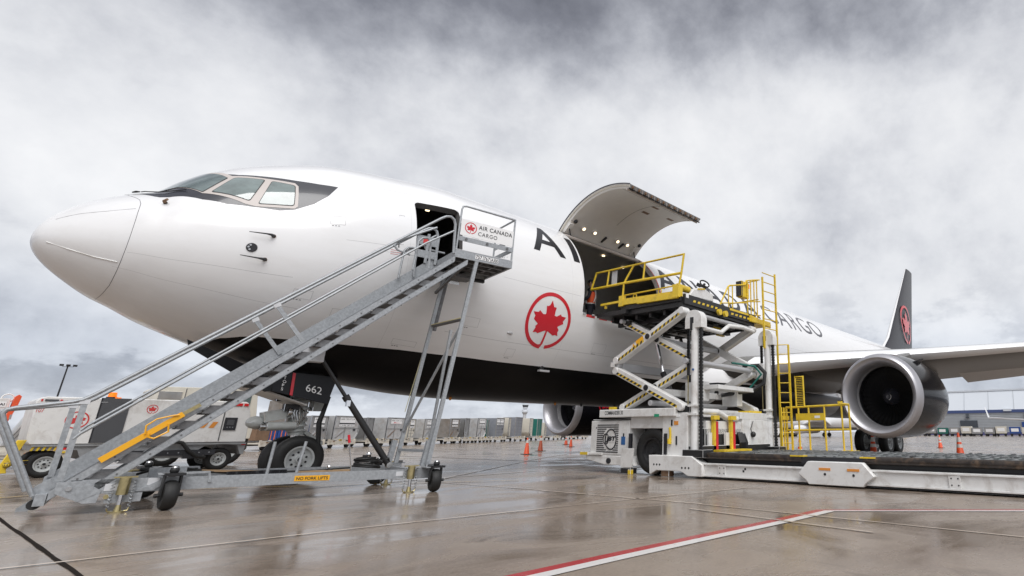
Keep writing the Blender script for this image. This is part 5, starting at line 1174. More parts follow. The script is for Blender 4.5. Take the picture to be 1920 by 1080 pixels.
for x, y in ((11.75, -6.0), (12.45, -6.05)):
    g_ = MB(); g_.bb((x - .06, y, .5), (x + .03, y + .08, 1.33), 'yellow'); g_.bb((x + .03, y - .01, .5), (x + .12, y + .07, 1.27), 'red_paint'); g_.box((x, y, 1.36), (.24, .1, .10), 'yellow'); g_.bb((x - .22, y + .05, .5), (x - .07, y + .12, 1.0), 'white_paint'); g_.build('guide_bumper', ld)
hz_ = MB()
for k in range(7): hz_.tube([(12.9 + .05 * k, -5.92, 1.0), (12.85 + .06 * k, -6.02, .75), (12.95 + .05 * k, -5.98, .52)], .028, 'black_plastic', 6)
hz_.sphere((13.55, -6.0, .95), .08, 'black_plastic', 10); hz_.tube([(13.6, -5.98, 1.3), (13.4, -6.02, 1.1), (13.5, -6.0, .95)], .01, 'black_plastic', 5); hz_.build('cable_loop', ld)
# yellow side walkway
yc = MB(); X = 15.5; r = .028
for y in (-6.02, -6.42, -6.75, -7.25, -7.78): yc.tube([(X, y, .46), (X, y, 1.74)], r, 'yellow', 8)
yc.tube([(X, -6.0, 1.72), (X, -8.0, 1.76)], r * 1.1, 'yellow', 8); yc.tube([(X, -6.0, 1.06), (X, -8.0, 1.08)], r, 'yellow', 8); yc.tube([(X, -8.0, .50), (X, -8.0, 1.76)], r, 'yellow', 8); yc.tube([(X, -8.0, 1.76), (14.7, -8.05, 1.76)], r, 'yellow', 8)
for x in (15.2, 15.36, 15.5): yc.tube([(x, -6.0, .5), (x, -6.0, 1.72)], r, 'yellow', 8)
yc.bb((15.46, -6.35, 1.34), (15.49, -7.25, 1.54), 'yellow'); yc.bb((15.2, -5.98, 1.36), (15.6, -6.05, 1.48), 'yellow'); yc.box((15.5, -7.75, 1.80), (.08, .12, .12), 'yellow'); yc.bb((15.1, -6.0, .42), (15.6, -8.1, .50), 'yellow'); yc.bb((15.02, -6.0, .36), (15.1, -8.8, .43), 'yellow'); yc.bb((15.1, -7.8, .44), (15.7, -8.15, .52), 'yellow')
YC = yc.build('walkway_railing', ld)
gm = MB(); gm.tube([(X, -6.36, 1.75), (X, -6.36, 2.62), (X, -6.62, 2.62), (X, -6.62, 1.75)], r, 'yellow', 8)
for k in range(16): gm.bb((X - .01, -6.36, 1.80 + k * .05), (X + .01, -6.62, 1.815 + k * .05), 'yellow')
gm.build('guard_grille', YC); yl = MB(); yl.bb((15.455, -6.95, 1.40), (15.46, -7.12, 1.47), 'placard'); yl.build('warning_label', YC)
# ------------------------------------------------------------------ ground power unit behind the nose
gp = thing('ground_power_unit', 'long white ground power trailer with red leaf roundels and amber beacon behind the stairs', 'power unit', (3.5, 7, 0))
Y0, Y1 = 6.0, 7.9
b = MB(); prof = [(1.56, .73), (1.50, .80), (1.45, 1.70), (1.50, 1.78), (1.60, 1.81), (5.40, 1.84), (5.47, 1.80), (5.56, 1.50), (5.58, .74)]
b.prism([(x, Y0, z) for x, z in prof], (0, Y1 - Y0, 0), 'white_paint'); B = b.build('body', gp, bevel=.02)
s = MB(); s.prism([(1.62, Y0 + .02, .72), (1.62, Y0 + .02, .60), (1.95, Y0 + .02, .62), (2.35, Y0 + .02, .60), (2.45, Y0 + .02, .38), (4.50, Y0 + .02, .36), (4.55, Y0 + .02, .52), (4.72, Y0 + .02, .66), (5.10, Y0 + .02, .70), (5.42, Y0 + .02, .66), (5.52, Y0 + .02, .42), (5.60, Y0 + .02, .42), (5.60, Y0 + .02, .72)], (0, Y1 - Y0 - .04, 0), 'unit_grey')
s.bb((1.6, Y0 - .03, .69), (5.6, Y0, .725), 'unit_grey'); s.bb((5.50, Y0 - .005, .66), (5.60, Y0, .70), 'red_light'); s.build('skirt', gp, bevel=.008)
d = MB(); d.bb((2.52, Y0 - .02, .76), (3.02, Y0, 1.82), 'grey_panel'); d.bb((2.50, Y0 - .026, 1.70), (2.62, Y0 - .02, 1.73), 'steel'); d.bb((3.0, Y0 - .03, 1.66), (3.06, Y0 - .01, 1.74), 'letter_black'); d.bb((3.0, Y0 - .03, .86), (3.06, Y0 - .01, .94), 'letter_black'); d.bb((2.49, Y0 - .012, .76), (2.52, Y0, 1.82), 'letter_black'); d.build('door', gp)
rb = MB(); rb.bb((3.2, Y0 - .03, .42), (4.95, Y0 + .02, .56), 'letter_black')
for k in range(8): rb.cyl((3.35 + k * .21, Y0 - .035, .49), (3.35 + k * .21, Y0 - .03, .49), .014, 'steel', 8)
rb.build('rubber_fender', gp)
for x, z, q in ((2.19, 1.29, .20), (3.46, 1.58, .11)): r = MB(); roundel(r, (x, Y0 - .006, z), V((1, 0, 0)), V((0, 0, 1)), q, 'red_faded'); r.build('maple_leaf_roundel', B, recalc=False)
r = MB()
text(r, 'CANADA', (3.70, Y0 - .006, 1.53), V((1, 0, 0)), V((0, 0, 1)), 'grey_panel', w=.75, h=.10); r.build('lettering', B, recalc=False); r = MB()
for k in range(4): x = 4.08 + k * .20; r.add([(x, Y0 - .006, 1.12), (x + .11, Y0 - .006, 1.12), (x + .19, Y0 - .006, 1.28), (x + .08, Y0 - .006, 1.28)], [(0, 1, 2, 3)], 'orange_strip')
r.build('stripe_marking', B, recalc=False); r = MB(); text(r, '107', (1.50, Y0 - .006, 1.45), V((1, 0, 0)), V((0, 0, 1)), 'red_faded', w=.12, h=.12); r.build('unit_number', B, recalc=False); r = MB()
r.bb((1.58, Y0 - .008, 1.70), (1.80, Y0 - .004, 1.75), 'grey_panel'); r.bb((1.52, Y0 - .01, 1.70), (1.55, Y0 - .004, 1.75), 'red_light'); r.bb((1.82, Y0 - .01, 1.70), (1.86, Y0 - .004, 1.75), 'red_light'); r.bb((2.02, Y0 - .01, 1.71), (2.14, Y0 - .004, 1.745), 'brown'); r.bb((2.0, Y0 - .01, .61), (2.2, Y0 + .0, .66), 'red_light'); r.build('side_reflector', B, recalc=False); r = MB()
for k in range(5): x = 1.60 + k * .09; r.add([(x, Y0 - .004, .60), (x + .04, Y0 - .004, .60), (x + .07, Y0 - .004, .70), (x + .03, Y0 - .004, .70)], [(0, 1, 2, 3)], 'yellow')
r.build('hazard_stripe', B, recalc=False)
c = MB(); c.bb((5.0, Y0 - .02, 1.06), (5.28, Y0, 1.40), 'letter_black'); c.bb((5.06, Y0 - .026, 1.20), (5.22, Y0 - .02, 1.34), 'grey_panel')
for k in range(3): c.cyl((5.08 + k * .06, Y0 - .04, 1.14), (5.08 + k * .06, Y0 - .02, 1.14), .012, 'steel', 8)
c.bb((4.95, Y0 - .012, .78), (4.97, Y0, 1.78), 'grey_panel'); c.build('control_panel', gp)
c = MB(); c.cyl((2.70, 6.3, 1.82), (2.70, 6.3, 1.86), .11, 'letter_black', 14); c.cyl((2.70, 6.3, 1.86), (2.70, 6.3, 1.97), .085, 'amber', 14, .075); c.build('beacon', gp)
c = MB(); c.cyl((2.8, Y0 + .2, 1.82), (2.8, Y0 + .2, 1.85), .06, 'amber', 10); c.build('marker_lamp', gp)
for x0 in (5.12, 5.36): c = MB(); c.bb((x0, Y0 - .02, 1.72), (x0 + (.20 if x0 < 5.2 else .1), Y0 + .04, 1.79), 'red_light'); c.build('tail_lamp', gp)
for x in (1.90, 5.08):
    for y in (Y0 + .18, Y1 - .18):
        t, q = MB(), MB(); wheel(t, q, (x, y, .30), .30, .22, n=30); o = t.build('wheel', gp, smooth=50); q.build('rim', o)
h = MB(); h.tube([(3.9, Y0 - .06, .72), (4.05, Y0 - .09, .78), (4.2, Y0 - .10, .74), (4.35, Y0 - .10, .56), (4.55, Y0 - .10, .40), (4.75, Y0 - .06, .36)], .045, 'rubber', 10); h.bb((4.3, Y0 - .05, .34), (4.6, Y0 + .1, .44), 'letter_black'); h.build('cable', gp)
a = MB(); a.prism([(1.16, 5.8, .14), (1.36, 5.8, .14), (1.34, 5.8, .22), (1.50, 5.8, .84), (1.36, 5.8, .84), (1.22, 5.8, .28)], (0, .12, 0), 'yellow'); a.bar((1.3, 5.86, .34), (1.95, 6.4, .36), .10, .10, 'letter_black'); a.sphere((1.33, 5.78, .32), .07, 'letter_black', 10); a.build('drawbar', gp, bevel=.008)
# beige service truck beyond it
tk = thing('service_truck', 'cream box-bodied service truck standing beyond the ground power trailer', 'truck', (5.2, 10, 0))
b = MB(); b.prism([(4.0, 9, .9), (4.0, 9, 2.25), (4.1, 9, 2.33), (6.35, 9, 2.38), (6.45, 9, 2.28), (6.55, 9, 1.5), (6.5, 9, .8)], (0, 2.1, 0), 'cream'); b.bb((4.0, 8.98, 1.95), (4.55, 9, 2.2), 'alu'); b.bb((4.6, 8.98, 1.0), (4.64, 9, 2.3), 'grey_panel'); TB = b.build('body', tk, bevel=.03)
b = MB(); b.bb((5.6, 8.985, 1.75), (6.3, 9, 2.2), 'glass'); b.build('side_window', TB); b = MB(); b.bb((4.0, 9.1, .5), (6.5, 11, .9), 'cart_dark'); b.build('chassis', tk)
for x in (4.5, 6.0):
    for y in (9.2, 10.9): t, q = MB(), MB(); wheel(t, q, (x, y, .42), .42, .26, n=20); o = t.build('wheel', tk, smooth=50); q.build('rim', o)

# ------------------------------------------------------------------ cones
def cone(name, label, loc, h, body, kind, first=None):
    t = thing(name, label, 'traffic cone', (0, 0, 0), 0, 'traffic cones on the apron', world=False)
    b = MB(); R = h * .17; f = lambda z: R - (R - h * .035) * z / h
    b.box((0, 0, .015), (h * .52, h * .52, .03), 'letter_black' if kind != 2 else 'cone_orange'); b.lathe((0, 0, .03), (0, 0, 1), [(0, R * 1.12), (.02, R), (h - .03, h * .04), (h - .02, h * .03), (h - .02, .001)], body, 20); b.build('body', t, smooth=50)
    bands = ((.62, .80), (.40, .53)) if kind else ((.66, .84),)
    for z0, z1 in bands:
        k = MB(); k.lathe((0, 0, .03), (0, 0, 1), [(h * z0, f(h * z0) + .004), (h * z1, f(h * z1) + .004)], 'cone_band', 20); k.build('reflective_band', t, smooth=50)
    t.location = loc; return t
cone('traffic_cone', 'dull orange cone with black base, nearest of the cones left of the loader', (17.23, 8.71, 0), .74, 'cone_orange', 0)
cone('traffic_cone', 'dirty brownish cone in front of the container carts, right of a dull orange one', (20.47, 11.84, 0), .80, 'cone_dirty', 0)
cone('traffic_cone', 'bright red-orange cone under the far engine, farther of two', (31.6, 22.8, 0), .80, 'cone_orange', 1)
cone('traffic_cone', 'bright red-orange cone under the far engine, closest to the loader', (27.4, 17.36, 0), .72, 'cone_orange', 0)
cone('traffic_cone', 'small distant cone on open concrete right of the near engine', (40.0, -4.23, 0), .80, 'cone_orange', 1)
cone('traffic_cone', 'tall orange cone with two white bands at the right beyond the roller deck', (24.6, -8.80, 0), .98, 'cone_orange', 2)
cone('traffic_cone', 'orange cone with white bands in front of the main wheels below the near engine', (23.4, -5.75, 0), .98, 'cone_orange', 2)
cone('traffic_cone', 'half hidden orange cone beside the loader guide post', (18.3, -5.0, 0), .80, 'cone_orange', 1)

# ------------------------------------------------------------------ container row
def row(px):        # ground point on the line the carts stand along, seen under this column of the photograph
    k = V((sin(RAD(YAW)), -cos(RAD(YAW)), 0)) * (px - 1315.2) + (V((cos(RAD(YAW)), sin(RAD(YAW)), 0)) * cos(RAD(PITCH))) * 1033.75 + V((cos(RAD(YAW)), sin(RAD(YAW)), 0)) * (sin(RAD(PITCH)) * 324)
    s = (28.7 - 16.5 * .55 - CAM.y) / (k.y - .55 * k.x); return CAM.x + k.x * s, CAM.y + k.y * s
RZ = RAD(28.8)
def dolly(w, wood=False):
    t = thing('container_dolly', '', 'dolly', (0, 0, 0), 0, None, world=False); h = w / 2
    b = MB(); b.bb((-h, -.85, .34), (h, .85, .42), 'cart_white'); b.bb((-h, -.87, .22), (h, -.80, .52), 'cart_white'); b.bb((-h, .80, .22), (h, .87, .52), 'cart_white')
    for x in (-h, -h * .5, 0, h * .5, h): b.bb((x - .05, -.89, .20), (x + .05, -.80, .56), 'cart_white'); 
    for k in range(10): b.cyl((-h + .1 + k * (w - .2) / 9, -.78, .44), (-h + .1 + k * (w - .2) / 9, .78, .44), .035, 'steel', 6)
    for k in range(7): b.box((-h + .15 + random.random() * (w - .3), -.89, .38 + random.random() * .14), (.10 + random.random() * .15, .03, .06), random.choice(['cart_dark', 'brown', 'yellow', 'unit_grey']))
    b.build('deck', t)
    for x in (-h * .62, h * .62):
        for y in (-.62, .62): k = MB(); k.lathe((x, y, .17), (0, 1, 0), [(-.07, .001), (-.07, .15), (-.05, .17), (.05, .17), (.07, .15), (.07, .001)], 'rubber', 14); k.build('wheel', t)
    a = MB(); a.bar((h, 0, .34), (h + .75, 0, .22), .08, .06, 'cart_white'); a.build('tow_bar', t); return t
protoD = dolly(2.3); used = []
DL = [(500, 'cream dolly carrying blue crates behind the nose wheel'), (560, 'grimy cream dolly seen just left of the nose wheel strap'), (622, 'grimy cream dolly under the wide netted container'), (690, 'grimy cream dolly under the container with a red swoosh sign'), (738, 'cream dolly behind the stairs support legs, left of them'), (786, 'cream dolly between the stairs support legs'), (833, 'cream dolly just right of the stairs support legs'), (868, 'cream dolly under the dark ribbed container'), (897, 'cream dolly under the container with the dark green edge'), (925, 'bare metal dolly under the grey container with two signs'), (962, 'blue-edged dolly under the tall grey tarpaulin load'), (1001, 'cream dolly under the green tarpaulin load by the tower'), (1034, 'cream dolly below the far engine inlet'), (1064, 'cream dolly beyond the two far cones'), (1088, 'cream dolly nearest the loader grille')]
for i, (px, lab) in enumerate(DL):
    x, y = row(px); o = protoD if i == 0 else dup(protoD, (x, y, 0), RZ); o.location = (x, y, 0); o.rotation_euler = (0, 0, RZ); o['label'] = lab; o['group'] = 'container dollies parked in a row'
UN = []
def uld(w, h, kind, sign=None, ov=.3, side=1):
    """container with its base at z = 0, front towards -Y; ov = overhang of the slanted side"""
    t = thing('cargo_container', '', 'container', (0, 0, 0), 0, None, world=False); d = 1.5; x0 = -w / 2; x1 = w / 2
    P = [(x0, 0), (x1 - ov, 0), (x1, .42), (x1, h), (x0, h)]
    if side < 0: P = [(-x, z) for x, z in P][::-1]
    UN.append(1); m = {'alu': ('alu_bright', 'alu', 'alu_bright', 'alu_brown', 'alu')[len(UN) % 5], 'dark': 'alu_dark', 'grey': 'tarp_grey', 'green': 'tarp_green', 'white': 'cream'}[kind]
    b = MB(); b.prism([(x, -d / 2, z) for x, z in P], (0, d, 0), m); b.build('shell', t, bevel=.01)
    f = MB()
    for (ax, az), (bx_, bz) in zip(P, P[1:] + P[:1]): f.bar((ax, -d / 2 - .015, az), (bx_, -d / 2 - .015, bz), .04, .07, 'steel' if m.startswith('alu') else 'alu', up=(0, 1, 0))
    f.bb((-w * .06, -d / 2 - .02, .05), (-w * .06 + .04, -d / 2, h - .03), 'alu_dark')
    if kind in ('alu', 'dark'):
        f.bb((x0 + .05, -d / 2 - .022, h * .45), (x1 - .05, -d / 2 - .002, h * .45 + .05), 'alu_dark')
        for k in range(4): f.tube([(x0 + .1 + k * .08, -d / 2 - .01, .08), (x0 + w * .35 + k * .12, -d / 2 - .012, .5 + .05 * k)], .012, random.choice(['brown', 'alu_dark', 'steel']), 4)
    else:
        for k in range(6): f.tube([(x0 + .1, -d / 2 - .012, .15 + k * h / 6.5), (x1 - ov * .5, -d / 2 - .012, .15 + k * h / 6.5)], .008, 'letter_grey', 4)
    f.build('frame', t)
    if sign:
        s = MB(); n = sign[0]; sw_ = w * (.62 if n == 1 else .40); yy = -d / 2 - .03
        for q in range(n):
            sx = (-sw_ / 2 if n == 1 else -w * .45 + q * w * .46); z1 = h - .10
            s.add([(sx, yy, z1 - .34), (sx + sw_, yy, z1 - .34), (sx + sw_, yy, z1), (sx, yy, z1)], [(0, 1, 2, 3)], 'placard'); text(s, sign[1], (sx + .06, yy - .004, z1 - .15), (1, 0, 0), (0, 0, 1), 'letter_black', w=sw_ - .12, h=.10)
            if sign[2] == 'swoosh':
                s.prism([(sx + sw_ * .2, yy - .003, z1 - .30), (sx + sw_ * .36, yy - .003, z1 - .19), (sx + sw_ * .40, yy - .003, z1 - .19), (sx + sw_ * .36, yy - .003, z1 - .25), (sx + sw_ * .95, yy - .003, z1 - .275), (sx + sw_ * .36, yy - .003, z1 - .285)], (0, -.002, 0), 'red_paint')
            elif sign[2]:
                s.add([(sx, yy, z1 - .43), (sx + sw_, yy, z1 - .43), (sx + sw_, yy, z1 - .34), (sx, yy, z1 - .34)], [(0, 1, 2, 3)], 'letter_black'); s.add([(sx, yy, z1 - .58), (sx + sw_, yy, z1 - .58), (sx + sw_, yy, z1 - .43), (sx, yy, z1 - .43)], [(0, 1, 2, 3)], 'placard'); text(s, sign[2], (sx + .06, yy - .004, z1 - .55), (1, 0, 0), (0, 0, 1), 'letter_black', w=sw_ - .12, h=.085)
        s.add([(w * .28, yy, h * .36), (w * .38, yy, h * .36), (w * .38, yy, h * .46), (w * .28, yy, h * .46)], [(0, 1, 2, 3)], 'letter_black'); s.build('sign', t, recalc=False)
    return t
UL = [(574, 0, 1.5, 1.45, 'alu', (1, 'AKE 70217', 'TARE 88 KG'), .3, -1, 'battered metal container half hidden by the nose gear strut'), (628, 0, 2.4, 1.5, 'alu', (1, 'AKE 70217 CA', 'TARE 88 KG'), .25, 1, 'wide battered metal container seen between the nose wheel strap and the black lift cylinder'), (633, 4.2, 1.7, 2.15, 'alu', None, .0, 1, 'taller bare metal container showing above the wide battered one'), (677, .2, .8, 1.45, 'dark', None, .0, 1, 'dark bare container end crossed by the black lift cylinder'), (720, -.1, 2.15, 1.5, 'alu', (1, 'AKE 12241 AI', 'swoosh'), .4, 1, 'metal container with a white sign bearing a red swoosh'), (756, .1, .85, 1.45, 'white', (1, 'AKC', 'TARE'), .3, 1, 'pale cream container just behind the sloping stairs leg'), (789, 0, 1.75, 1.5, 'alu', (1, 'AKE 50193', 'TARE 88 KG'), .35, 1, 'metal container framed by the stairs support legs'), (836, 0, 1.6, 1.6, 'alu', (1, 'AKE 50193', 'TARE 88 KG'), .3, 1, 'metal container with white sign just right of the stairs support legs'), (861, .1, .9, 1.7, 'dark', None, .15, -1, 'dark ribbed narrow container between two signed metal ones'), (888, 0, 1.75, 1.75, 'alu', (1, 'AKE 50183', 'TARE 88 KG'), .2, 1, 'metal container with a dark green tarpaulin edge at its right'), (905.5, .3, .28, 1.65, 'green', None, 0, 1, 'thin dark green tarpaulin bundle between metal containers'), (923, 0, 1.75, 1.85, 'grey', (2, 'AMP 2201', 'TARE'), .25, 1, 'grey covered container with two white signs side by side'), (943, .1, .5, 1.95, 'white', None, .2, -1, 'narrow white container end left of the grey tarpaulin load'), (962, .2, 1.8, 2.05, 'grey', None, .0, 1, 'tall load under plain grey tarpaulin left of the control tower'), (983, .0, .85, 2.0, 'white', None, .3, -1, 'narrow white container end right below the control tower'), (1002, .2, 1.45, 2.0, 'green', None, .0, 1, 'load under bright green tarpaulin right of the control tower'), (1017, .4, .5, 1.6, 'white', None, 0, 1, 'slim pale panel between green tarpaulin and far engine'), (1033, .3, 1.75, 1.25, 'grey', None, .0, 1, 'low grey tarpaulin load below the far engine lip'), (1058, .3, 1.6, 1.0, 'green', None, 0, 1, 'low green tarpaulin load beneath the far engine')]
for px, dy, w, h, kind, sign, ov, side, lab in UL:
    x, y = row(px); o = uld(w * .93, h, kind, sign, ov, side); o.location = (x - dy * .48, y + dy * .88, .53 if dy < 2 else .9); o.rotation_euler = (0, 0, RZ); o['label'] = lab; o['group'] = 'air cargo containers on dollies'
x, y = row(633); o = dup(protoD, (x - 4.2 * .48, y + 4.2 * .88, .37), RZ, 'raised dolly hidden behind the wide netted container', 'container dollies parked in a row')
x, y = row(1085); o = thing('cargo_bundle', 'low load covered by orange sheet near the loader grille', 'bundle', (x, y, .53), RZ, world=False)
b = MB(); b.prism([(-1.0, -.6, 0), (1.0, -.6, 0), (.95, -.6, .45), (.3, -.6, .62), (-.6, -.6, .60), (-.95, -.6, .4)], (0, 1.3, 0), 'orange'); b.build('cover', o, bevel=.03); b = MB(); b.bb((.1, -.7, .1), (1.1, -.62, .55), 'brown'); b.build('crate_side', o)
for px, w, h, m, lab in ((478, .9, .75, 'brown', 'brown carton beside blue crates behind the nose gear'), (497, .62, .95, 'tarp_blue', 'blue crate with orange straps, left of two'), (517, .7, .95, 'tarp_blue', 'blue crate nearest the nose gear strut')):
    x, y = row(px); o = thing('cargo_crate', lab, 'crate', (x, y, .53), RZ, 'crates on the dolly behind the nose wheel', world=False); b = MB(); b.bb((-w / 2, -.5, 0), (w / 2, .5, h), m); b.build('box', o, bevel=.02)
    l_ = MB(); l_.bb((-w / 2 - .01, -.51, h - .06), (w / 2 + .01, .51, h), m)
    if m == 'tarp_blue':
        for q in (-.2, .2): l_.bb((q * w - .02, -.52, 0), (q * w + .02, -.50, h), 'orange')
    l_.build('lid', o)
# containers at the far left
o = thing('cargo_container', 'white container with black lettering at the left edge behind the handrail', 'container', (.9, 11.6, 0), 0, 'air cargo containers on dollies')
b = MB(); b.prism([(-.3, 11, .62), (1.40, 11, .62), (1.33, 11, 1.92), (-.3, 11, 1.92)], (0, 1.5, 0), 'white_paint'); b.build('shell', o, bevel=.02)
b = MB(); text(b, '3 AI', (1.08, 10.98, 1.72), (1, 0, 0), (0, 0, 1), 'letter_black', w=.17, h=.07, bold=.02); b.bb((.5, 10.985, 1.68), (1.28, 10.992, 1.83), 'placard'); b.add([(.9, 10.98, 1.42), (1.12, 10.98, 1.45), (1.16, 10.98, 1.53), (.9, 10.98, 1.52)], [(0, 1, 2, 3)], 'red_paint'); b.build('sign', o, recalc=False)
b = MB(); b.prism([(1.29, 10.9, 1.08), (1.38, 10.9, 1.10), (1.49, 10.9, 1.72), (1.51, 10.9, 1.98), (1.45, 10.9, 2.03), (1.39, 10.9, 1.96), (1.38, 10.9, 1.7)], (0, .5, 0), 'cone_orange'); b.bb((1.40, 10.89, 1.35), (1.45, 10.9, 1.48), 'alu'); b.build('edge_flap', o, bevel=.02); b = MB(); b.torus((1.27, 11.1, 1.93), (0, 1, 0), .11, .02, 'white_paint', 18, 6); b.build('lifting_ring', o)
b = MB(); b.bb((-.3, 11.0, .3), (1.6, 12.4, .6), 'cart_white')
for k in range(16): b.box((-.2 + random.random() * 1.8, 10.98, .3 + random.random() * .3), (.2, .04, .05), random.choice(['yellow', 'cart_dark', 'cart_white', 'unit_grey']))
for x in (.1, 1.2): b.cyl((x, 11.1, .17), (x, 11.25, .17), .17, 'rubber', 14)
b.xf(Matrix.Identity(4)); DD = b.build('dolly_base', o)
o = thing('cargo_container', 'white sloping container between the orange flap and the power trailer', 'container', (2.1, 12.5, 0), 0, 'air cargo containers on dollies')
b = MB(); b.prism([(1.55, 12, .65), (2.9, 12, .65), (2.9, 12, 1.82), (1.95, 12, 1.82)], (0, 1.4, 0), 'white_paint'); b.bb((2.0, 11.98, 1.60), (2.35, 12, 1.72), 'cream'); b.build('shell', o, bevel=.02); b = MB(); b.tube([(1.62, 11.97, .8), (2.02, 11.97, 1.75)], .012, 'alu_dark', 5); b.tube([(1.70, 11.97, .8), (2.10, 11.97, 1.75)], .012, 'alu_dark', 5); b.bb((1.4, 12, .25), (3, 13.3, .62), 'cart_white')
for k in range(12): b.box((1.5 + random.random() * 1.4, 11.98, .36 + random.random() * .3), (.18, .04, .05), random.choice(['yellow', 'brown', 'cart_white', 'orange_strip']))
b.build('base', o)

# ------------------------------------------------------------------ far things
t = thing('control_tower', 'slim pale airport control tower with a dark glass cab far beyond the containers', 'tower', (590, 785, 0))
b = MB(); b.cyl((590, 785, 0), (590, 785, 40), 4.6, 'concrete_tower', 20); b.build('shaft', t); b = MB()
b.cyl((590, 785, 30.5), (590, 785, 32.5), 7.5, 'concrete_tower', 20); b.cyl((590, 785, 32.5), (590, 785, 36), 9.2, 'hangar_white', 20, 8.4); b.cyl((590, 785, 28.8), (590, 785, 30.5), 5, 'concrete_tower', 20, 7.5); b.build('gallery', t)
b = MB(); b.cyl((590, 785, 40), (590, 785, 43.5), 7.2, 'tower_glass', 16, 9.3); b.build('glass_cab', t); b = MB(); b.cyl((590, 785, 43.5), (590, 785, 44.6), 9.6, 'hangar_grey', 16, 8.5); b.cyl((590, 785, 37.5), (590, 785, 40), 6, 'hangar_white', 16, 7.2); b.build('roof', t)
t.scale = (.56, .56, 1)
t = thing('hangar', 'huge pale hangar with a dark blue stripe beyond the right engine', 'hangar', (250, -40, 0))
b = MB(); b.bb((195, 42, 0), (320, -160, 6.6), 'hangar_grey'); b.bb((194.7, 42, 6.6), (320, -160, 7.5), 'hangar_blue'); b.prism([(194.8, 42, 7.5), (198, 42, 13.4), (320, 42, 16), (320, 42, 7.5)], (0, -202, 0), 'hangar_white'); b.bb((197.7, 42.1, 13.3), (199, -160.1, 13.75), 'hangar_white')
for k in range(28): y = 40 - k * 7; b.prism([(194.72, y, 7.6), (197.86, y, 13.3), (198.0, y, 13.3), (194.86, y, 7.6)], (0, -.14, 0), 'hangar_grey')
for k in range(13): b.bb((194.9, 42, .45 + k * .47), (195, -160, .5 + k * .47), 'alu')
b.bb((194.85, 42, 0), (195, -160, .9), 'purple_blue'); HW = b.build('wall', t)
b = MB(); b.bb((194.6, 27.6, 0), (195, 22.6, 4.4), 'tower_glass'); b.bb((194.55, 27.6, 2.0), (194.6, 22.6, 2.15), 'alu'); b.build('loading_door', t); b = MB(); b.bb((194.6, 10.5, 1.0), (195, -2, 3.8), 'tarp_blue'); b.build('loading_door', t); b = MB()
for y in (25.2, 9.0, -8): b.box((194.5, y, 5.3), (.8, .9, .5), 'tower_glass'); b.box((194.5, y, 6.1), (.6, .9, .4), 'tower_glass')
b.bb((194.3, 14.9, 7.0), (195, 12.7, 7.7), 'hangar_white'); b.build('vent', t)
# parked airliners in the distance
def airliner(loc, rz, lab, sc=1.0):
    t = thing('parked_airliner', lab, 'aircraft', (0, 0, 0), 0, 'airliners parked in the distance', world=False); b = MB()
    pr = [(0, .02), (.4, .7), (1.2, 1.25), (2.6, 1.75), (4.5, 1.98), (26, 1.98), (31, 1.5), (35, .75), (37.5, .15)]
    b.lathe((0, 0, 3.6), (1, 0, 0), pr, 'aircraft_white', 24); b.lathe((0, 0, 3.52), (1, 0, .0), [(5, .5), (5.5, 1.93), (25, 1.93), (27, .5)], 'liner_dark', 24); b.build('fuselage', t, smooth=60)
    for s in (-1, 1):
        w = MB(); w.prism([(12, s * 1.7, 2.7), (19, s * 1.7, 2.7), (20.5, s * 16.8, 3.9), (18.9, s * 16.8, 3.9)], (0, 0, .30), 'aircraft_white'); WG = w.build('wing', t, bevel=.05)
        w = MB(); w.prism([(18.9, s * 16.75, 3.95), (20.5, s * 16.75, 3.95), (21.3, s * 17.5, 6.3), (20.6, s * 17.5, 6.3)], (0, .10, 0), 'aircraft_white'); w.build('winglet', WG)
        w = MB(); w.lathe((11, s * 5.6, 1.75), (1, 0, 0), [(.6, .72), (.1, .78), (0, .86), (.1, .95), (1.4, 1.02), (3.0, .85), (3.6, .55)], 'aircraft_white', 20); w.lathe((11, s * 5.6, 1.75), (1, 0, 0), [(.6, .72), (.6, .01)], 'letter_black', 20); w.build('engine', t)
        w = MB(); w.cyl((17.5, s * 2.8, 0), (17.5, s * 2.8, 2.8), .15, 'gear_grey', 8); w.cyl((17.5, s * 2.5, .5), (17.5, s * 3.1, .5), .5, 'rubber', 14); w.build('landing_gear', t)
        w = MB(); w.prism([(32, s * .5, 4.4), (34.5, s * .5, 4.4), (36.5, s * 6, 4.9), (35.2, s * 6, 4.9)], (0, 0, .15), 'aircraft_white'); w.build('tailplane', t)
    w = MB(); w.cyl((4, 0, 0), (4, 0, 2), .1, 'gear_grey', 8); w.cyl((4, -.3, .35), (4, .3, .35), .35, 'rubber', 12); w.build('landing_gear', t)
    w = MB(); w.prism([(29.5, -.1, 5.0), (35.5, -.1, 4.6), (37.6, -.1, 10.8), (35.2, -.1, 10.8)], (0, .2, 0), 'mask_grey'); w.build('tail_fin', t)
    t.location = loc; t.rotation_euler = (0, 0, rz); t.scale = (sc,) * 3; return t
airliner((110, 51.0, 0), RAD(-78), 'white airliner with dark belly glimpsed below the near wing, seen side on', .85)
airliner((109.6, -7.8, 0), 0, 'white airliner mostly past the right edge, only its wing with raised tip in view', .92)
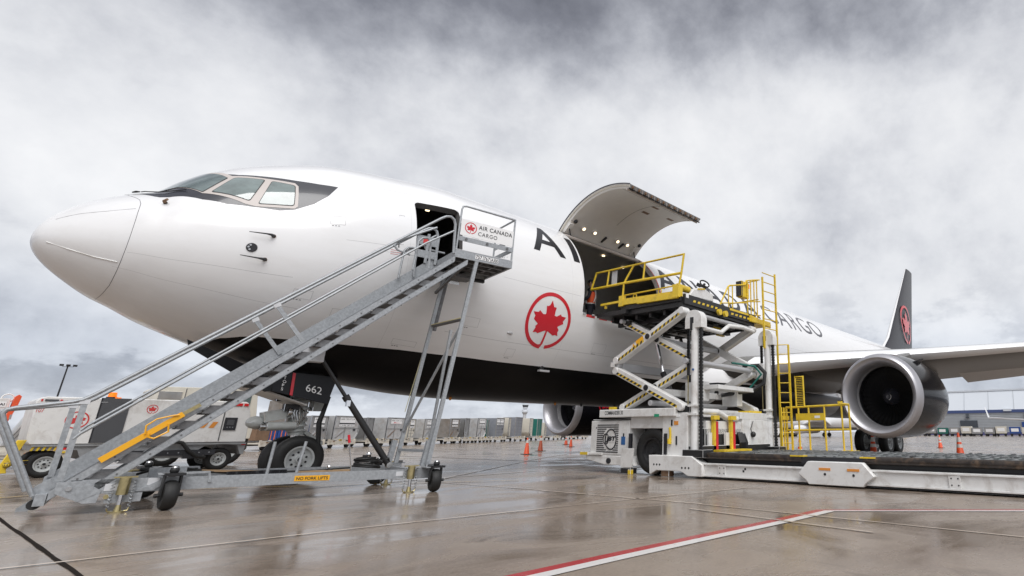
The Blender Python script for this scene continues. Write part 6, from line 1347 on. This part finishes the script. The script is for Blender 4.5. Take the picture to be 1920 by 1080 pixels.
# vehicles and loads along the hangar
base = thing('baggage_cart', '', 'cart', (0, 0, 0), 0, None, world=False)
b = MB(); b.bb((-.9, -1.5, .45), (.9, 1.5, .6), 'cart_dark'); b.build('deck', base); b = MB(); b.bb((-.85, -1.45, .6), (.85, 1.45, 2.0), 'alu'); b.bb((-.87, -1.0, 1.0), (-.85, 1.0, 1.7), 'placard'); b.build('cabin', base, bevel=.03); b = MB()
for x in (-.7, .7):
    for y in (-1, 1): b.cyl((x - .1, y, .3), (x + .1, y, .3), .3, 'rubber', 12)
b.build('wheel_set', base)
cl = ['grey', 'blue-sided', 'white', 'green', 'dark', 'cream']; mm = ['alu', 'tarp_blue', 'cream', 'tarp_green', 'cart_dark', 'alu_dark']
CB = base.children[1].data if base.children[1].name.startswith('cabin') else [c_ for c_ in base.children if c_.name.startswith('cabin')][0].data
for i in range(17):
    y = 34 - i * 2.55 + random.uniform(-.3, .3); k = random.choice([0, 0, 2, 2, 4]) if i not in (3, 5, 8, 11) else {3: 1, 5: 3, 8: 0, 11: 1}[i]
    o = base if i == 0 else dup(base, (0, 0, 0), 0); o.location = (146 + .06 * i, y, 0); o.rotation_euler = (0, 0, random.uniform(-.1, .1)); o.scale = (1, .75, random.uniform(.9, 1.15))
    for c_ in o.children:
        if c_.name.startswith('cabin') and i > 0:
            c_.data = CB.copy(); c_.data.materials[0] = MATS[mm[k]]
    o['label'] = '%s baggage cart in the distant line before the hangar' % cl[k]; o['group'] = 'baggage carts lined up before the hangar'
for i in range(12):
    o = dup(base, (118 + i * 2.2, 47 + i * 1.3, 0), .6); o.scale = (1, .75, .8); k = (4, 0, 4, 2)[i % 4]
    for c_ in o.children:
        if c_.name.startswith('cabin'): c_.data = CB.copy(); c_.data.materials[0] = MATS[mm[k]]
    o['label'] = '%s baggage cart in the far line left of the near engine' % cl[k]; o['group'] = 'baggage carts far behind the yellow walkway'
tg = thing('baggage_tractor', 'small white baggage tractor on the far apron seen through the yellow walkway', 'tractor', (104, 43, 0))
b = MB(); b.prism([(103, 42.4, .35), (106, 42.4, .35), (106, 42.4, 1.0), (104.3, 42.4, 1.05), (104.2, 42.4, 1.7), (103.1, 42.4, 1.7)], (0, 1.5, 0), 'white_paint'); b.build('body', tg, bevel=.05); b = MB()
for x in (103.5, 105.5): b.cyl((x, 42.3, .35), (x, 44, .35), .35, 'rubber', 12)
b.build('wheel_set', tg)
m_ = thing('floodlight_mast', 'dark leaning floodlight mast with three lamp heads behind the power trailer', 'light mast', (11.55, 120, 0))
b = MB(); b.tube([(11.55, 120, 0), (11.66, 120, 11.0)], [.14, .09], 'dark_steel', 8); b.bar((11.05, 120, 10.9), (12.3, 120, 10.95), .06, .06, 'dark_steel'); b.build('pole', m_)
for x in (10.95, 11.68, 12.42): b = MB(); b.box((x, 119.9, 11.15), (.46, .4, .26), 'dark_steel', Matrix.Rotation(.25, 3, 'X')); b.build('lamp_head', m_)

# ------------------------------------------------------------------ loader hand inside the hold
def skin(name, parent, pts, edges, mats, sub=1):
    me = bpy.data.meshes.new(name); me.from_pydata([p[0] for p in pts], edges, []); o = bpy.data.objects.new(name, me); COL.objects.link(o)
    md = o.modifiers.new('s', 'SKIN'); md.use_smooth_shade = True
    for i, p in enumerate(pts):
        r = p[1]; me.skin_vertices[0].data[i].radius = r if isinstance(r, tuple) else (r, r)
    me.skin_vertices[0].data[0].use_root = True
    s = o.modifiers.new('u', 'SUBSURF'); s.levels = s.render_levels = sub
    dg = bpy.context.evaluated_depsgraph_get(); m2 = bpy.data.meshes.new_from_object(o.evaluated_get(dg)); bpy.data.objects.remove(o)
    m2.materials.clear(); m2.materials.append(MATS[mats]); m2.name = name; o = bpy.data.objects.new(name, m2); COL.objects.link(o); o.parent = parent; return o
pe = thing('person', 'worker in orange high-visibility vest and dark trousers standing inside the open cargo door', 'person', (12.32, -.55, 4.13), RAD(40), world=False)
pts = [((0, 0, .95), (.15, .11)), ((0, 0, 1.18), (.14, .10)), ((0, 0, 1.38), (.17, .11)), ((0, 0, 1.50), (.07, .07)), ((0, .01, 1.57), (.055, .055)), ((0, .03, 1.66), (.085, .10)), ((0, .03, 1.76), (.07, .085))]
ed = [(0, 1), (1, 2), (2, 3), (3, 4), (4, 5), (5, 6)]
for s in (-1, 1):
    k = len(pts); fx = s * .17
    pts += [((s * .20, 0, 1.43), .06), ((s * .26, .05, 1.15), .048), ((s * .22, .26, 1.02), .036), ((s * .20, .33, 1.0), (.04, .022))]; ed += [(2, k), (k, k + 1), (k + 1, k + 2), (k + 2, k + 3)]
    for f, ln in ((-.030, .075), (-.010, .085), (.010, .08), (.030, .062)):
        j = len(pts); pts += [((s * .20 + f, .37, .99), .009), ((s * .20 + f, .37 + ln * .6, .985), .0085), ((s * .20 + f, .37 + ln * .8, .955), .008)]; ed += [(k + 3, j), (j, j + 1), (j + 1, j + 2)]
    j = len(pts); pts += [((s * .155, .33, .985), .010), ((s * .135, .37, .96), .009)]; ed += [(k + 3, j), (j, j + 1)]
    k = len(pts); pts += [((s * .10, 0, .88), .085), ((s * .11, .02, .50), .058), ((s * .11, -.02, .10), .042), ((s * .11, .10, .035), (.045, .03))]; ed += [(0, k), (k, k + 1), (k + 1, k + 2), (k + 2, k + 3)]
skin('body', pe, pts, ed, 'skin')
skin('trousers', pe, [((0, 0, .97), (.165, .125)), ((.10, 0, .86), .10), ((.11, .02, .50), .075), ((.11, -.02, .12), .065), ((-.10, 0, .86), .10), ((-.11, .02, .50), .075), ((-.11, -.02, .12), .065)], [(0, 1), (1, 2), (2, 3), (0, 4), (4, 5), (5, 6)], 'cloth_dark')
skin('sleeves', pe, [((0, 0, 1.40), (.165, .105)), ((.20, 0, 1.44), .07), ((.26, .05, 1.15), .058), ((.225, .24, 1.03), .046), ((-.20, 0, 1.44), .07), ((-.26, .05, 1.15), .058), ((-.225, .24, 1.03), .046)], [(0, 1), (1, 2), (2, 3), (0, 4), (4, 5), (5, 6)], 'cloth_dark')
vs = skin('vest', pe, [((0, 0, .84), (.195, .15)), ((0, 0, 1.15), (.19, .145)), ((0, 0, 1.38), (.21, .14)), ((0, 0, 1.47), (.11, .09))], [(0, 1), (1, 2), (2, 3)], 'hivis')
b = MB(); b.tube([(cos(2 * pi * k / 20) * .20, sin(2 * pi * k / 20) * .158, .95) for k in range(20)], .022, 'cone_band', 5, closed=True)
for s in (-1, 1): b.tube([(s * .17, -.12, 1.0), (s * .05, -.155, 1.2), (-s * .09, -.13, 1.42)], .02, 'cone_band', 5); b.tube([(s * .12, .135, .97), (s * .12, .14, 1.2), (s * .10, .10, 1.45)], .02, 'cone_band', 5)
b.build('reflective_tape', vs)
b = MB(); b.sphere((0, .015, 1.735), .108, 'cloth_dark', 14, (.92, 1.05, .85)); b.build('hair', pe)
b = MB()
for s in (-1, 1): b.sphere((s * .035, .135, 1.70), .012, 'letter_black', 8); b.sphere((s * .098, .03, 1.68), .03, 'skin', 8, (.4, .8, 1.1)); b.box((s * .11, .06, .04), (.09, .27, .08), 'letter_black')
b.sphere((0, .145, 1.67), .018, 'skin', 8, (.8, 1, 1.3)); b.box((0, .132, 1.625), (.045, .012, .008), 'red_faded'); b.build('face_and_boots', pe)
